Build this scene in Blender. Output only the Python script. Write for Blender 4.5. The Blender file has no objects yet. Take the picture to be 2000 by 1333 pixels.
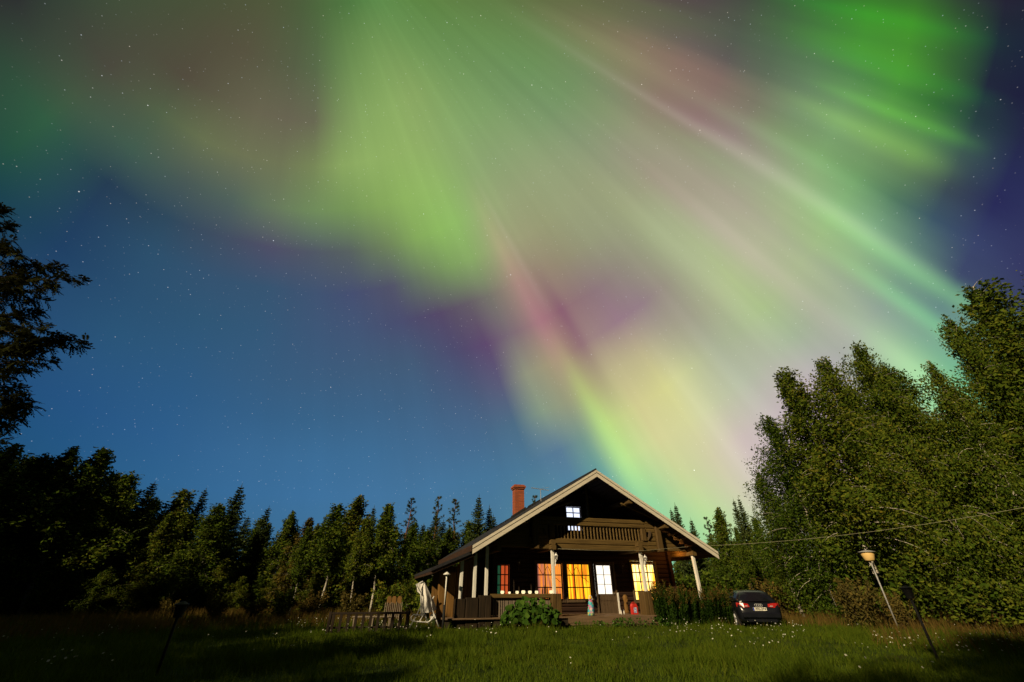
import bpy, math, random
import numpy as np
from mathutils import Vector, Matrix
C = bpy.context.scene.collection
rad = math.radians

# ------------------------------------------------------------------ camera
CAM_H, PITCH, FPX = 1.35, rad(32.0), 778.0
cam = bpy.data.cameras.new("camera")
cam_ob = bpy.data.objects.new("camera", cam); C.objects.link(cam_ob)
cam.sensor_width = 36.0; cam.lens = FPX / 2000 * 36.0
cam.clip_start = 0.05; cam.clip_end = 3000
cam_ob.location = (0, 0, CAM_H); cam_ob.rotation_euler = (rad(90) + PITCH, 0, 0)
bpy.context.scene.camera = cam_ob

# ------------------------------------------------------------------ moon light (one sun lamp)
moon = bpy.data.lights.new("moon", 'SUN')
moon.energy = 4.8; moon.angle = rad(0.6); moon.color = (1.0, 0.80, 0.50)
moon_ob = bpy.data.objects.new("moon", moon); C.objects.link(moon_ob)
MOON_DIR = Vector((0.62, 0.783, -0.56))
moon_ob.rotation_euler = MOON_DIR.to_track_quat('-Z', 'Y').to_euler()

vs = bpy.context.scene.view_settings
vs.view_transform = 'Standard'; vs.look = 'None'; vs.exposure = 0.0; vs.gamma = 1.0; vs.use_curve_mapping = False
cy = bpy.context.scene.cycles
cy.max_bounces = 5; cy.diffuse_bounces = 2; cy.glossy_bounces = 3; cy.transparent_max_bounces = 12
cy.sample_clamp_indirect = 3.0

# ------------------------------------------------------------------ the night sky: aurora on a star chart
# polar chart around the point of the sky where the aurora's rays meet: rows of radius, columns of angle
SKY_R = [220, 340, 440, 530, 620, 700, 780, 860, 940, 1020, 1100, 1180, 1260, 1350, 1450, 1580]
SKY_P = [4, 8, 12, 16, 19, 22, 25, 28, 31, 34, 37, 40, 43, 46, 49, 52, 55, 58, 61, 64, 67, 70, 74, 79, 85, 91, 98, 106, 115, 126, 140, 165]
SKY_T = [[(0.0851, 0.004, 0.0652), (0.0984, 0.004, 0.0598), (0.107, 0.004, 0.0525), (0.105, 0.0489, 0.0423), (0.0896, 0.0897, 0.03), (0.0635, 0.116, 0.0177), (0.0388, 0.128, 0.01), (0.0377, 0.138, 0.0125), (0.0637, 0.156, 0.0242), (0.0876, 0.168, 0.0346), (0.0953, 0.174, 0.0386), (0.0966, 0.187, 0.0395), (0.0971, 0.205, 0.0409), (0.0982, 0.221, 0.0441), (0.101, 0.231, 0.0505), (0.103, 0.238, 0.0563), (0.104, 0.245, 0.0612), (0.105, 0.251, 0.0658), (0.103, 0.25, 0.0673), (0.0968, 0.236, 0.0641), (0.0928, 0.225, 0.0616), (0.0871, 0.208, 0.0579), (0.081, 0.191, 0.0546), (0.0775, 0.171, 0.0513), (0.0784, 0.157, 0.0503), (0.0766, 0.138, 0.0486), (0.0733, 0.116, 0.0463), (0.0756, 0.104, 0.045), (0.0781, 0.0969, 0.0435), (0.073, 0.0936, 0.0415), (0.0637, 0.0923, 0.0389), (0.0556, 0.0964, 0.0376)],
 [(0.0737, 0.004, 0.0579), (0.0885, 0.004, 0.0568), (0.1, 0.004, 0.0538), (0.105, 0.0537, 0.0479), (0.1, 0.101, 0.0399), (0.0856, 0.129, 0.0322), (0.0724, 0.139, 0.0301), (0.0801, 0.157, 0.037), (0.101, 0.188, 0.0491), (0.112, 0.201, 0.055), (0.114, 0.209, 0.0577), (0.118, 0.225, 0.0614), (0.121, 0.241, 0.0652), (0.124, 0.252, 0.0688), (0.129, 0.262, 0.0739), (0.135, 0.27, 0.0781), (0.142, 0.28, 0.0822), (0.151, 0.291, 0.086), (0.164, 0.305, 0.0907), (0.175, 0.313, 0.0937), (0.184, 0.323, 0.0974), (0.186, 0.325, 0.098), (0.176, 0.309, 0.0935), (0.155, 0.274, 0.0852), (0.124, 0.212, 0.0754), (0.0999, 0.145, 0.0665), (0.0947, 0.115, 0.0609), (0.0977, 0.102, 0.0572), (0.0963, 0.087, 0.0523), (0.0841, 0.0795, 0.0465), (0.0658, 0.08, 0.0417), (0.0464, 0.089, 0.0377)],
 [(0.0625, 0.004, 0.0506), (0.0785, 0.004, 0.0536), (0.0936, 0.004, 0.0551), (0.105, 0.0583, 0.0534), (0.11, 0.112, 0.0496), (0.107, 0.141, 0.0468), (0.107, 0.15, 0.0507), (0.125, 0.177, 0.0622), (0.138, 0.219, 0.0738), (0.134, 0.234, 0.075), (0.133, 0.245, 0.077), (0.139, 0.265, 0.0835), (0.145, 0.275, 0.0895), (0.15, 0.281, 0.0938), (0.157, 0.291, 0.0977), (0.167, 0.305, 0.102), (0.182, 0.322, 0.107), (0.201, 0.341, 0.111), (0.223, 0.363, 0.116), (0.244, 0.38, 0.121), (0.258, 0.396, 0.126), (0.26, 0.407, 0.126), (0.251, 0.399, 0.121), (0.233, 0.371, 0.116), (0.191, 0.277, 0.103), (0.142, 0.143, 0.0868), (0.14, 0.129, 0.0834), (0.138, 0.128, 0.0788), (0.111, 0.105, 0.0634), (0.0852, 0.0726, 0.0489), (0.0701, 0.0733, 0.0459), (0.0362, 0.0775, 0.0368)],
 [(0.0521, 0.004, 0.0436), (0.0686, 0.004, 0.0503), (0.0864, 0.004, 0.056), (0.104, 0.0621, 0.0588), (0.118, 0.122, 0.0589), (0.127, 0.15, 0.0615), (0.147, 0.163, 0.0728), (0.175, 0.203, 0.0892), (0.171, 0.245, 0.0973), (0.153, 0.26, 0.0943), (0.15, 0.273, 0.0969), (0.154, 0.289, 0.105), (0.16, 0.29, 0.112), (0.172, 0.299, 0.119), (0.187, 0.32, 0.125), (0.205, 0.343, 0.131), (0.22, 0.361, 0.136), (0.232, 0.374, 0.138), (0.249, 0.391, 0.139), (0.264, 0.405, 0.139), (0.279, 0.423, 0.137), (0.282, 0.432, 0.132), (0.279, 0.433, 0.126), (0.277, 0.429, 0.126), (0.256, 0.388, 0.119), (0.187, 0.244, 0.097), (0.16, 0.181, 0.0922), (0.155, 0.172, 0.0889), (0.136, 0.165, 0.0794), (0.0841, 0.12, 0.0632), (0.0704, 0.0675, 0.0485), (0.0237, 0.0502, 0.0325)],
 [(0.0428, 0.004, 0.0372), (0.059, 0.004, 0.0466), (0.0785, 0.0063, 0.0561), (0.101, 0.0654, 0.0637), (0.123, 0.128, 0.0673), (0.144, 0.153, 0.0768), (0.195, 0.179, 0.0977), (0.227, 0.232, 0.116), (0.202, 0.251, 0.117), (0.174, 0.265, 0.118), (0.173, 0.284, 0.121), (0.183, 0.303, 0.131), (0.193, 0.308, 0.141), (0.215, 0.327, 0.15), (0.239, 0.347, 0.159), (0.257, 0.359, 0.165), (0.259, 0.36, 0.165), (0.26, 0.365, 0.162), (0.268, 0.389, 0.158), (0.273, 0.422, 0.148), (0.289, 0.468, 0.138), (0.286, 0.47, 0.128), (0.273, 0.454, 0.117), (0.228, 0.375, 0.103), (0.181, 0.301, 0.098), (0.162, 0.26, 0.105), (0.138, 0.194, 0.109), (0.0829, 0.125, 0.105), (0.0666, 0.101, 0.0934), (0.0523, 0.107, 0.0789), (0.0567, 0.0961, 0.0545), (0.0217, 0.0182, 0.0257)],
 [(0.0351, 0.004, 0.0318), (0.05, 0.004, 0.0425), (0.0697, 0.0148, 0.0551), (0.0963, 0.0692, 0.0676), (0.12, 0.127, 0.0742), (0.152, 0.141, 0.0921), (0.241, 0.184, 0.121), (0.262, 0.226, 0.133), (0.231, 0.225, 0.13), (0.217, 0.258, 0.144), (0.234, 0.301, 0.153), (0.241, 0.311, 0.166), (0.249, 0.32, 0.176), (0.274, 0.341, 0.183), (0.294, 0.356, 0.188), (0.303, 0.361, 0.188), (0.303, 0.355, 0.183), (0.31, 0.363, 0.183), (0.312, 0.389, 0.178), (0.296, 0.436, 0.16), (0.282, 0.495, 0.134), (0.266, 0.477, 0.117), (0.232, 0.397, 0.106), (0.154, 0.222, 0.103), (0.0978, 0.122, 0.12), (0.0814, 0.0969, 0.133), (0.0772, 0.079, 0.136), (0.0527, 0.0764, 0.122), (0.028, 0.0665, 0.111), (0.0194, 0.0463, 0.0852), (0.0313, 0.108, 0.0555), (0.0276, 0.0229, 0.0258)],
 [(0.0292, 0.004, 0.0277), (0.0423, 0.004, 0.0382), (0.06, 0.0312, 0.0522), (0.0884, 0.0764, 0.0691), (0.106, 0.113, 0.0774), (0.141, 0.117, 0.101), (0.253, 0.168, 0.133), (0.271, 0.193, 0.142), (0.255, 0.185, 0.143), (0.273, 0.253, 0.165), (0.3, 0.31, 0.193), (0.302, 0.306, 0.203), (0.303, 0.328, 0.202), (0.314, 0.348, 0.196), (0.318, 0.353, 0.197), (0.319, 0.354, 0.194), (0.312, 0.332, 0.178), (0.328, 0.331, 0.183), (0.339, 0.341, 0.188), (0.313, 0.377, 0.171), (0.25, 0.403, 0.131), (0.207, 0.339, 0.114), (0.149, 0.207, 0.115), (0.0849, 0.0873, 0.141), (0.0614, 0.0794, 0.167), (0.0502, 0.088, 0.169), (0.0382, 0.0904, 0.167), (0.0347, 0.086, 0.162), (0.0259, 0.0796, 0.15), (0.0165, 0.0489, 0.109), (0.0204, 0.0861, 0.0536), (0.0328, 0.0469, 0.0315)],
 [(0.025, 0.004, 0.0252), (0.0366, 0.0197, 0.0338), (0.0502, 0.0612, 0.0472), (0.0771, 0.0952, 0.0661), (0.0861, 0.105, 0.0765), (0.115, 0.104, 0.0946), (0.233, 0.157, 0.132), (0.258, 0.177, 0.148), (0.273, 0.182, 0.17), (0.294, 0.293, 0.185), (0.344, 0.323, 0.227), (0.347, 0.311, 0.223), (0.345, 0.356, 0.218), (0.339, 0.372, 0.208), (0.318, 0.345, 0.203), (0.306, 0.321, 0.194), (0.294, 0.276, 0.174), (0.306, 0.247, 0.172), (0.321, 0.231, 0.179), (0.295, 0.231, 0.177), (0.181, 0.174, 0.145), (0.129, 0.108, 0.133), (0.0912, 0.0664, 0.137), (0.068, 0.0755, 0.159), (0.0553, 0.0935, 0.184), (0.0455, 0.0967, 0.189), (0.0342, 0.098, 0.189), (0.0286, 0.0934, 0.18), (0.0238, 0.0802, 0.164), (0.0143, 0.0516, 0.126), (0.0112, 0.0578, 0.0616), (0.0443, 0.106, 0.0297)],
 [(0.0223, 0.004, 0.0243), (0.0334, 0.0462, 0.0299), (0.043, 0.114, 0.0405), (0.071, 0.149, 0.0607), (0.0881, 0.143, 0.0811), (0.11, 0.146, 0.0962), (0.193, 0.19, 0.132), (0.234, 0.212, 0.154), (0.304, 0.238, 0.212), (0.315, 0.345, 0.212), (0.371, 0.336, 0.248), (0.384, 0.354, 0.252), (0.392, 0.435, 0.253), (0.363, 0.408, 0.232), (0.31, 0.305, 0.21), (0.283, 0.239, 0.203), (0.265, 0.179, 0.199), (0.284, 0.171, 0.185), (0.297, 0.147, 0.177), (0.29, 0.18, 0.185), (0.19, 0.142, 0.176), (0.115, 0.0681, 0.156), (0.0754, 0.0742, 0.16), (0.0566, 0.103, 0.185), (0.0498, 0.108, 0.201), (0.0433, 0.108, 0.209), (0.0361, 0.106, 0.212), (0.0275, 0.0983, 0.208), (0.0235, 0.0902, 0.187), (0.0175, 0.063, 0.151), (0.0084, 0.0426, 0.0782), (0.0289, 0.104, 0.0171)],
 [(0.0206, 0.004, 0.0247), (0.0329, 0.0672, 0.0274), (0.0423, 0.193, 0.0329), (0.0721, 0.24, 0.0528), (0.0976, 0.203, 0.0882), (0.134, 0.22, 0.119), (0.185, 0.277, 0.149), (0.22, 0.308, 0.15), (0.323, 0.339, 0.231), (0.364, 0.396, 0.253), (0.41, 0.38, 0.278), (0.433, 0.424, 0.297), (0.433, 0.502, 0.276), (0.381, 0.417, 0.252), (0.322, 0.28, 0.229), (0.295, 0.207, 0.238), (0.306, 0.193, 0.238), (0.34, 0.23, 0.225), (0.325, 0.204, 0.183), (0.347, 0.304, 0.183), (0.277, 0.292, 0.206), (0.105, 0.105, 0.19), (0.0657, 0.108, 0.203), (0.0529, 0.122, 0.227), (0.046, 0.124, 0.239), (0.0403, 0.125, 0.247), (0.0346, 0.116, 0.244), (0.026, 0.103, 0.234), (0.0223, 0.0916, 0.212), (0.0184, 0.0712, 0.169), (0.0122, 0.0513, 0.102), (0.014, 0.072, 0.0282)],
 [(0.0194, 0.004, 0.026), (0.0338, 0.0722, 0.0271), (0.0488, 0.272, 0.0259), (0.0719, 0.317, 0.0394), (0.0927, 0.259, 0.0757), (0.146, 0.29, 0.12), (0.192, 0.347, 0.153), (0.207, 0.374, 0.147), (0.301, 0.439, 0.216), (0.382, 0.472, 0.255), (0.428, 0.446, 0.29), (0.456, 0.474, 0.309), (0.451, 0.545, 0.273), (0.402, 0.437, 0.267), (0.366, 0.349, 0.264), (0.4, 0.374, 0.262), (0.499, 0.446, 0.259), (0.529, 0.477, 0.262), (0.433, 0.41, 0.203), (0.308, 0.321, 0.199), (0.235, 0.316, 0.227), (0.0754, 0.152, 0.237), (0.0612, 0.142, 0.261), (0.0543, 0.146, 0.278), (0.0479, 0.151, 0.296), (0.0447, 0.15, 0.304), (0.0392, 0.137, 0.289), (0.0264, 0.11, 0.258), (0.0194, 0.0887, 0.225), (0.0159, 0.0717, 0.18), (0.0108, 0.0563, 0.119), (0.0046, 0.0479, 0.0505)],
 [(0.0186, 0.004, 0.0275), (0.0334, 0.0536, 0.0293), (0.0524, 0.264, 0.0246), (0.0719, 0.313, 0.0335), (0.0762, 0.288, 0.0473), (0.122, 0.298, 0.0865), (0.168, 0.309, 0.125), (0.154, 0.322, 0.128), (0.261, 0.487, 0.211), (0.35, 0.525, 0.234), (0.409, 0.491, 0.277), (0.422, 0.479, 0.291), (0.418, 0.544, 0.263), (0.405, 0.474, 0.29), (0.422, 0.46, 0.321), (0.534, 0.568, 0.304), (0.657, 0.649, 0.277), (0.651, 0.612, 0.285), (0.526, 0.667, 0.24), (0.185, 0.315, 0.255), (0.0961, 0.189, 0.292), (0.0718, 0.185, 0.3), (0.0629, 0.18, 0.321), (0.0595, 0.177, 0.331), (0.0542, 0.171, 0.336), (0.0467, 0.162, 0.334), (0.0391, 0.145, 0.308), (0.0279, 0.121, 0.268), (0.0179, 0.0925, 0.223), (0.0122, 0.0716, 0.179), (0.0061, 0.0531, 0.129), (0.004, 0.0331, 0.0733)],
 [(0.0179, 0.004, 0.0284), (0.0283, 0.0233, 0.0328), (0.0346, 0.127, 0.0312), (0.045, 0.159, 0.0365), (0.0439, 0.185, 0.0362), (0.0931, 0.242, 0.0765), (0.122, 0.228, 0.0981), (0.0823, 0.188, 0.113), (0.207, 0.398, 0.223), (0.296, 0.463, 0.242), (0.367, 0.442, 0.291), (0.378, 0.434, 0.304), (0.388, 0.476, 0.32), (0.458, 0.49, 0.372), (0.48, 0.525, 0.388), (0.558, 0.586, 0.367), (0.662, 0.663, 0.33), (0.672, 0.655, 0.318), (0.514, 0.721, 0.288), (0.13, 0.353, 0.328), (0.0842, 0.225, 0.342), (0.088, 0.238, 0.332), (0.0684, 0.19, 0.314), (0.0656, 0.184, 0.306), (0.0581, 0.173, 0.301), (0.0493, 0.16, 0.298), (0.0414, 0.142, 0.273), (0.0305, 0.119, 0.244), (0.0186, 0.0946, 0.211), (0.0099, 0.0715, 0.175), (0.004, 0.0484, 0.135), (0.004, 0.0237, 0.0921)],
 [(0.017, 0.004, 0.0288), (0.0194, 0.0159, 0.0347), (0.0137, 0.0248, 0.0396), (0.0163, 0.0208, 0.0456), (0.0207, 0.0486, 0.0511), (0.0459, 0.092, 0.0834), (0.0432, 0.0651, 0.0846), (0.0463, 0.0903, 0.132), (0.118, 0.227, 0.186), (0.199, 0.342, 0.246), (0.318, 0.409, 0.315), (0.374, 0.436, 0.347), (0.458, 0.421, 0.436), (0.56, 0.457, 0.499), (0.568, 0.5, 0.481), (0.609, 0.511, 0.476), (0.634, 0.603, 0.389), (0.584, 0.672, 0.325), (0.339, 0.661, 0.336), (0.156, 0.44, 0.369), (0.131, 0.364, 0.375), (0.114, 0.303, 0.345), (0.0796, 0.205, 0.31), (0.0741, 0.199, 0.312), (0.0643, 0.185, 0.312), (0.0536, 0.169, 0.305), (0.0451, 0.15, 0.274), (0.0348, 0.126, 0.236), (0.0216, 0.0982, 0.203), (0.0093, 0.0717, 0.172), (0.004, 0.0447, 0.14), (0.004, 0.017, 0.106)],
 [(0.0154, 0.004, 0.0287), (0.0135, 0.0203, 0.0349), (0.0114, 0.0156, 0.0435), (0.0132, 0.013, 0.0471), (0.0171, 0.0206, 0.061), (0.021, 0.0256, 0.0862), (0.0223, 0.0241, 0.0963), (0.0408, 0.0563, 0.142), (0.0484, 0.066, 0.143), (0.137, 0.252, 0.244), (0.265, 0.475, 0.294), (0.37, 0.574, 0.343), (0.533, 0.466, 0.506), (0.637, 0.439, 0.594), (0.633, 0.471, 0.566), (0.607, 0.498, 0.519), (0.609, 0.606, 0.425), (0.478, 0.731, 0.326), (0.268, 0.637, 0.349), (0.222, 0.524, 0.379), (0.177, 0.469, 0.4), (0.142, 0.371, 0.375), (0.0967, 0.242, 0.324), (0.0821, 0.214, 0.318), (0.0695, 0.193, 0.312), (0.058, 0.174, 0.298), (0.0477, 0.154, 0.269), (0.0367, 0.13, 0.234), (0.0235, 0.102, 0.201), (0.0095, 0.0726, 0.172), (0.004, 0.0423, 0.144), (0.004, 0.0117, 0.117)],
 [(0.0136, 0.0189, 0.0285), (0.0112, 0.023, 0.0357), (0.0133, 0.02, 0.0448), (0.0153, 0.0216, 0.0504), (0.0203, 0.03, 0.0756), (0.0224, 0.0245, 0.0974), (0.0327, 0.04, 0.114), (0.0342, 0.0355, 0.115), (0.0486, 0.0674, 0.136), (0.172, 0.347, 0.294), (0.174, 0.507, 0.267), (0.34, 0.686, 0.344), (0.593, 0.53, 0.564), (0.71, 0.427, 0.682), (0.692, 0.446, 0.645), (0.585, 0.539, 0.514), (0.523, 0.617, 0.403), (0.456, 0.711, 0.346), (0.313, 0.619, 0.357), (0.29, 0.605, 0.388), (0.226, 0.566, 0.42), (0.168, 0.436, 0.4), (0.115, 0.287, 0.344), (0.0915, 0.233, 0.325), (0.0746, 0.199, 0.309), (0.0616, 0.176, 0.289), (0.0499, 0.155, 0.263), (0.038, 0.132, 0.233), (0.0247, 0.105, 0.201), (0.0096, 0.0737, 0.173), (0.004, 0.0406, 0.149), (0.004, 0.0068, 0.126)]]
# single rays: angle, width, from radius, to radius, light added
SKY_RAYS = [(31.7, 0.75, 380, 1500, (0.09, 0.075, 0.07)), (32.3, 0.9, 1000, 1950, (0.1, 0.28, 0.05)), (40.0, 1.1, 760, 1500, (0.07, 0.03, 0.05)), (38.6, 0.9, 1220, 1850, (0.14, 0.22, 0.08)), (34.9, 0.7, 1150, 1700, (0.05, 0.22, 0.04)), (23.6, 1.1, 930, 1390, (0.07, 0.14, 0.01)), (20.9, 0.7, 980, 1420, (0.03, 0.14, 0)), (18.6, 0.6, 950, 1360, (-0.01, -0.035, 0.0)), (17.0, 0.8, 900, 1420, (0.0, 0.05, 0)), (14.6, 0.7, 850, 1330, (-0.005, -0.03, 0)), (12.4, 0.8, 800, 1390, (0.0, 0.05, 0)), (62.6, 1.4, 600, 1120, (0.11, 0.02, 0.04)), (61.2, 0.5, 560, 1000, (0.04, 0.03, 0.03)), (62.0, 1.0, 920, 1400, (0.07, 0.18, -0.01)), (59.7, 0.7, 780, 1230, (-0.05, -0.055, -0.02)), (36.5, 0.7, 900, 1700, (-0.02, -0.03, 0.0)), (53.5, 0.7, 1000, 1500, (0.05, 0.05, 0.04)), (28.5, 0.9, 700, 1300, (0.02, 0.05, 0.02)), (44.5, 0.9, 700, 1300, (0.03, 0.04, 0.02))]

def sky():
    w = bpy.data.worlds.new("World"); bpy.context.scene.world = w; w.use_nodes = True
    nt = w.node_tree; nt.nodes.clear(); L = nt.links.new
    def math_n(op, a, b=None, c=None, clamp=False):
        n = nt.nodes.new('ShaderNodeMath'); n.operation = op; n.use_clamp = clamp
        for k, v in enumerate((a, b, c)):
            if v is None: continue
            if isinstance(v, (int, float)): n.inputs[k].default_value = v
            else: L(v, n.inputs[k])
        return n.outputs[0]
    def mapr(v, a, b, c=0.0, d=1.0, smooth=False):
        n = nt.nodes.new('ShaderNodeMapRange'); n.clamp = True
        if smooth: n.interpolation_type = 'SMOOTHSTEP'
        L(v, n.inputs[0])
        for k, x in zip((1, 2, 3, 4), (a, b, c, d)): n.inputs[k].default_value = x
        return n.outputs[0]
    tc = nt.nodes.new('ShaderNodeTexCoord'); D = tc.outputs['Generated']
    def dot(v):
        n = nt.nodes.new('ShaderNodeVectorMath'); n.operation = 'DOT_PRODUCT'; L(D, n.inputs[0]); n.inputs[1].default_value = v
        return n.outputs['Value']
    alt = rad(32.0)
    a = math_n('MAXIMUM', dot((0, math.cos(alt), math.sin(alt))), 0.12)
    x = math_n('DIVIDE', dot((1, 0, 0)), a)
    y = math_n('DIVIDE', dot((0, -math.sin(alt), math.cos(alt))), a)
    # slow wander so that no edge is ruler-straight
    nz = nt.nodes.new('ShaderNodeTexNoise'); nz.inputs['Scale'].default_value = 2.2; nz.inputs['Detail'].default_value = 3.0
    L(D, nz.inputs['Vector'])
    sep = nt.nodes.new('ShaderNodeSeparateColor'); L(nz.outputs['Color'], sep.inputs[0])
    dx = math_n('MULTIPLY_ADD', x, 778.0, 377.0)
    dy = math_n('MULTIPLY_ADD', y, -778.0, 872.5)
    r = math_n('SQRT', math_n('ADD', math_n('MULTIPLY', dx, dx), math_n('MULTIPLY', dy, dy)))
    r = math_n('ADD', r, math_n('MULTIPLY_ADD', sep.outputs[0], 60.0, -30.0))
    ph0 = math_n('MULTIPLY', math_n('ARCTAN2', dy, dx), 180 / math.pi)
    ph = math_n('ADD', ph0, math_n('MULTIPLY_ADD', sep.outputs[1], 2.4, -1.2))
    phn = mapr(ph, SKY_P[0], SKY_P[-1])
    col = None
    for k, row in enumerate(SKY_T):
        cr = nt.nodes.new('ShaderNodeValToRGB'); cr.color_ramp.interpolation = 'LINEAR'
        L(phn, cr.inputs[0]); el = cr.color_ramp.elements
        while len(el) < len(row): el.new(0.5)
        for j, c in enumerate(row):
            el[j].position = (SKY_P[j] - SKY_P[0]) / (SKY_P[-1] - SKY_P[0]); el[j].color = (*c, 1)
        if col is None: col = cr.outputs[0]; continue
        m = nt.nodes.new('ShaderNodeMix'); m.data_type = 'RGBA'
        L(mapr(r, SKY_R[k - 1], SKY_R[k]), m.inputs[0]); L(col, m.inputs[6]); L(cr.outputs[0], m.inputs[7]); col = m.outputs[2]
    def vmath(op, a_, b_):
        n = nt.nodes.new('ShaderNodeVectorMath'); n.operation = op
        for k, v in enumerate((a_, b_)):
            if isinstance(v, tuple): n.inputs[k].default_value = v
            else: L(v, n.inputs[k])
        return n.outputs[0]
    def scale(v, s):
        n = nt.nodes.new('ShaderNodeVectorMath'); n.operation = 'SCALE'
        if isinstance(v, tuple): n.inputs[0].default_value = v
        else: L(v, n.inputs[0])
        L(s, n.inputs['Scale']); return n.outputs[0]
    phr = math_n('ADD', ph0, math_n('MULTIPLY_ADD', sep.outputs[1], 1.0, -0.5))
    for p0, wd, r0, r1, c in SKY_RAYS:
        t = math_n('DIVIDE', math_n('SUBTRACT', phr, p0), wd)
        g = math_n('POWER', 2.718, math_n('MULTIPLY', math_n('MULTIPLY', t, t), -1.0))
        g = math_n('MULTIPLY', g, mapr(r, r0, r0 + .45 * (r1 - r0), smooth=True))
        g = math_n('MULTIPLY', g, mapr(r, r1 - .3 * (r1 - r0), r1, 1.0, 0.0, smooth=True))
        col = vmath('ADD', col, scale(tuple(.78 * q for q in c), g))
    # fine striation along the rays
    cmb = nt.nodes.new('ShaderNodeCombineXYZ'); L(math_n('MULTIPLY', ph0, 0.45), cmb.inputs[0]); L(math_n('MULTIPLY', r, 0.0012), cmb.inputs[1])
    ns = nt.nodes.new('ShaderNodeTexNoise'); ns.inputs['Scale'].default_value = 1.0; ns.inputs['Detail'].default_value = 2.0; L(cmb.outputs[0], ns.inputs['Vector'])
    st_amt = mapr(ph0, 60.0, 100.0, 0.10, 0.015)
    col = scale(col, math_n('MULTIPLY_ADD', math_n('SUBTRACT', ns.outputs[0], 0.5), math_n('MULTIPLY', st_amt, 2.0), 1.0))
    col = vmath('MAXIMUM', col, (0.003, 0.004, 0.006))
    # stars
    for sc, rd, gain, seed in ((80.0, 0.095, 1.2, 3.1), (90.0, 0.10, 0.9, 17.3), (20.0, 0.030, 3.6, 7.7), (34.0, 0.042, 1.9, 29.0), (112.0, 0.13, 0.9, 51.0)):
        off = vmath('ADD', D, (seed, seed * .7, -seed))
        vo = nt.nodes.new('ShaderNodeTexVoronoi'); vo.feature = 'F1'; vo.inputs['Scale'].default_value = sc; L(off, vo.inputs['Vector'])
        f = mapr(vo.outputs['Distance'], 0.0, rd, 1.0, 0.0)
        f = math_n('MULTIPLY', f, f)
        sp = nt.nodes.new('ShaderNodeSeparateColor'); L(vo.outputs['Color'], sp.inputs[0])
        b = math_n('POWER', sp.outputs[0], 2.7)
        f = math_n('MULTIPLY', math_n('MULTIPLY', f, b), gain)
        mx = nt.nodes.new('ShaderNodeMix'); mx.data_type = 'RGBA'; L(sp.outputs[1], mx.inputs[0])
        mx.inputs[6].default_value = (1.0, .86, .7, 1); mx.inputs[7].default_value = (.72, .84, 1.0, 1)
        col = vmath('ADD', col, scale(mx.outputs[2], f))
    # dark below the horizon
    sz = nt.nodes.new('ShaderNodeSeparateXYZ'); L(D, sz.inputs[0])
    col = scale(col, mapr(sz.outputs[2], -0.06, 0.0, 0.02, 1.0))
    bg = nt.nodes.new('ShaderNodeBackground'); L(col, bg.inputs[0]); bg.inputs[1].default_value = 1.0
    out = nt.nodes.new('ShaderNodeOutputWorld'); L(bg.outputs[0], out.inputs[0])
    w.cycles.sampling_method = 'MANUAL'; w.cycles.sample_map_resolution = 512
sky()

# ------------------------------------------------------------------ helpers
_f = Vector((0, math.cos(PITCH), math.sin(PITCH))); _u = Vector((0, -math.sin(PITCH), math.cos(PITCH)))
def ray(px, py): return Vector((1, 0, 0)) * ((px - 1000) / FPX) + _f + _u * ((666.5 - py) / FPX)
def at(px, py, Y):                      # the point seen in direction (px, py) at northing Y
    d = ray(px, py); t = Y / d.y; return Vector((0, 0, CAM_H)) + d * t
PSI = rad(16.0)
GU = Vector((math.cos(PSI), math.sin(PSI), 0)); DV = Vector((-math.sin(PSI), math.cos(PSI), 0))
HO = Vector((4.65, 21.4, 0)) - GU * 0.29
def H(u, v, z=0.0): return HO + GU * u + DV * v + Vector((0, 0, z))
def ufor(px, py, v):                    # cabin coordinate u seen in a direction, at cabin depth v
    d = ray(px, py); o = Vector((0, 0, CAM_H)); t = ((HO - o).dot(DV) + v) / d.dot(DV); return (o + d * t - HO).dot(GU)

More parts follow.
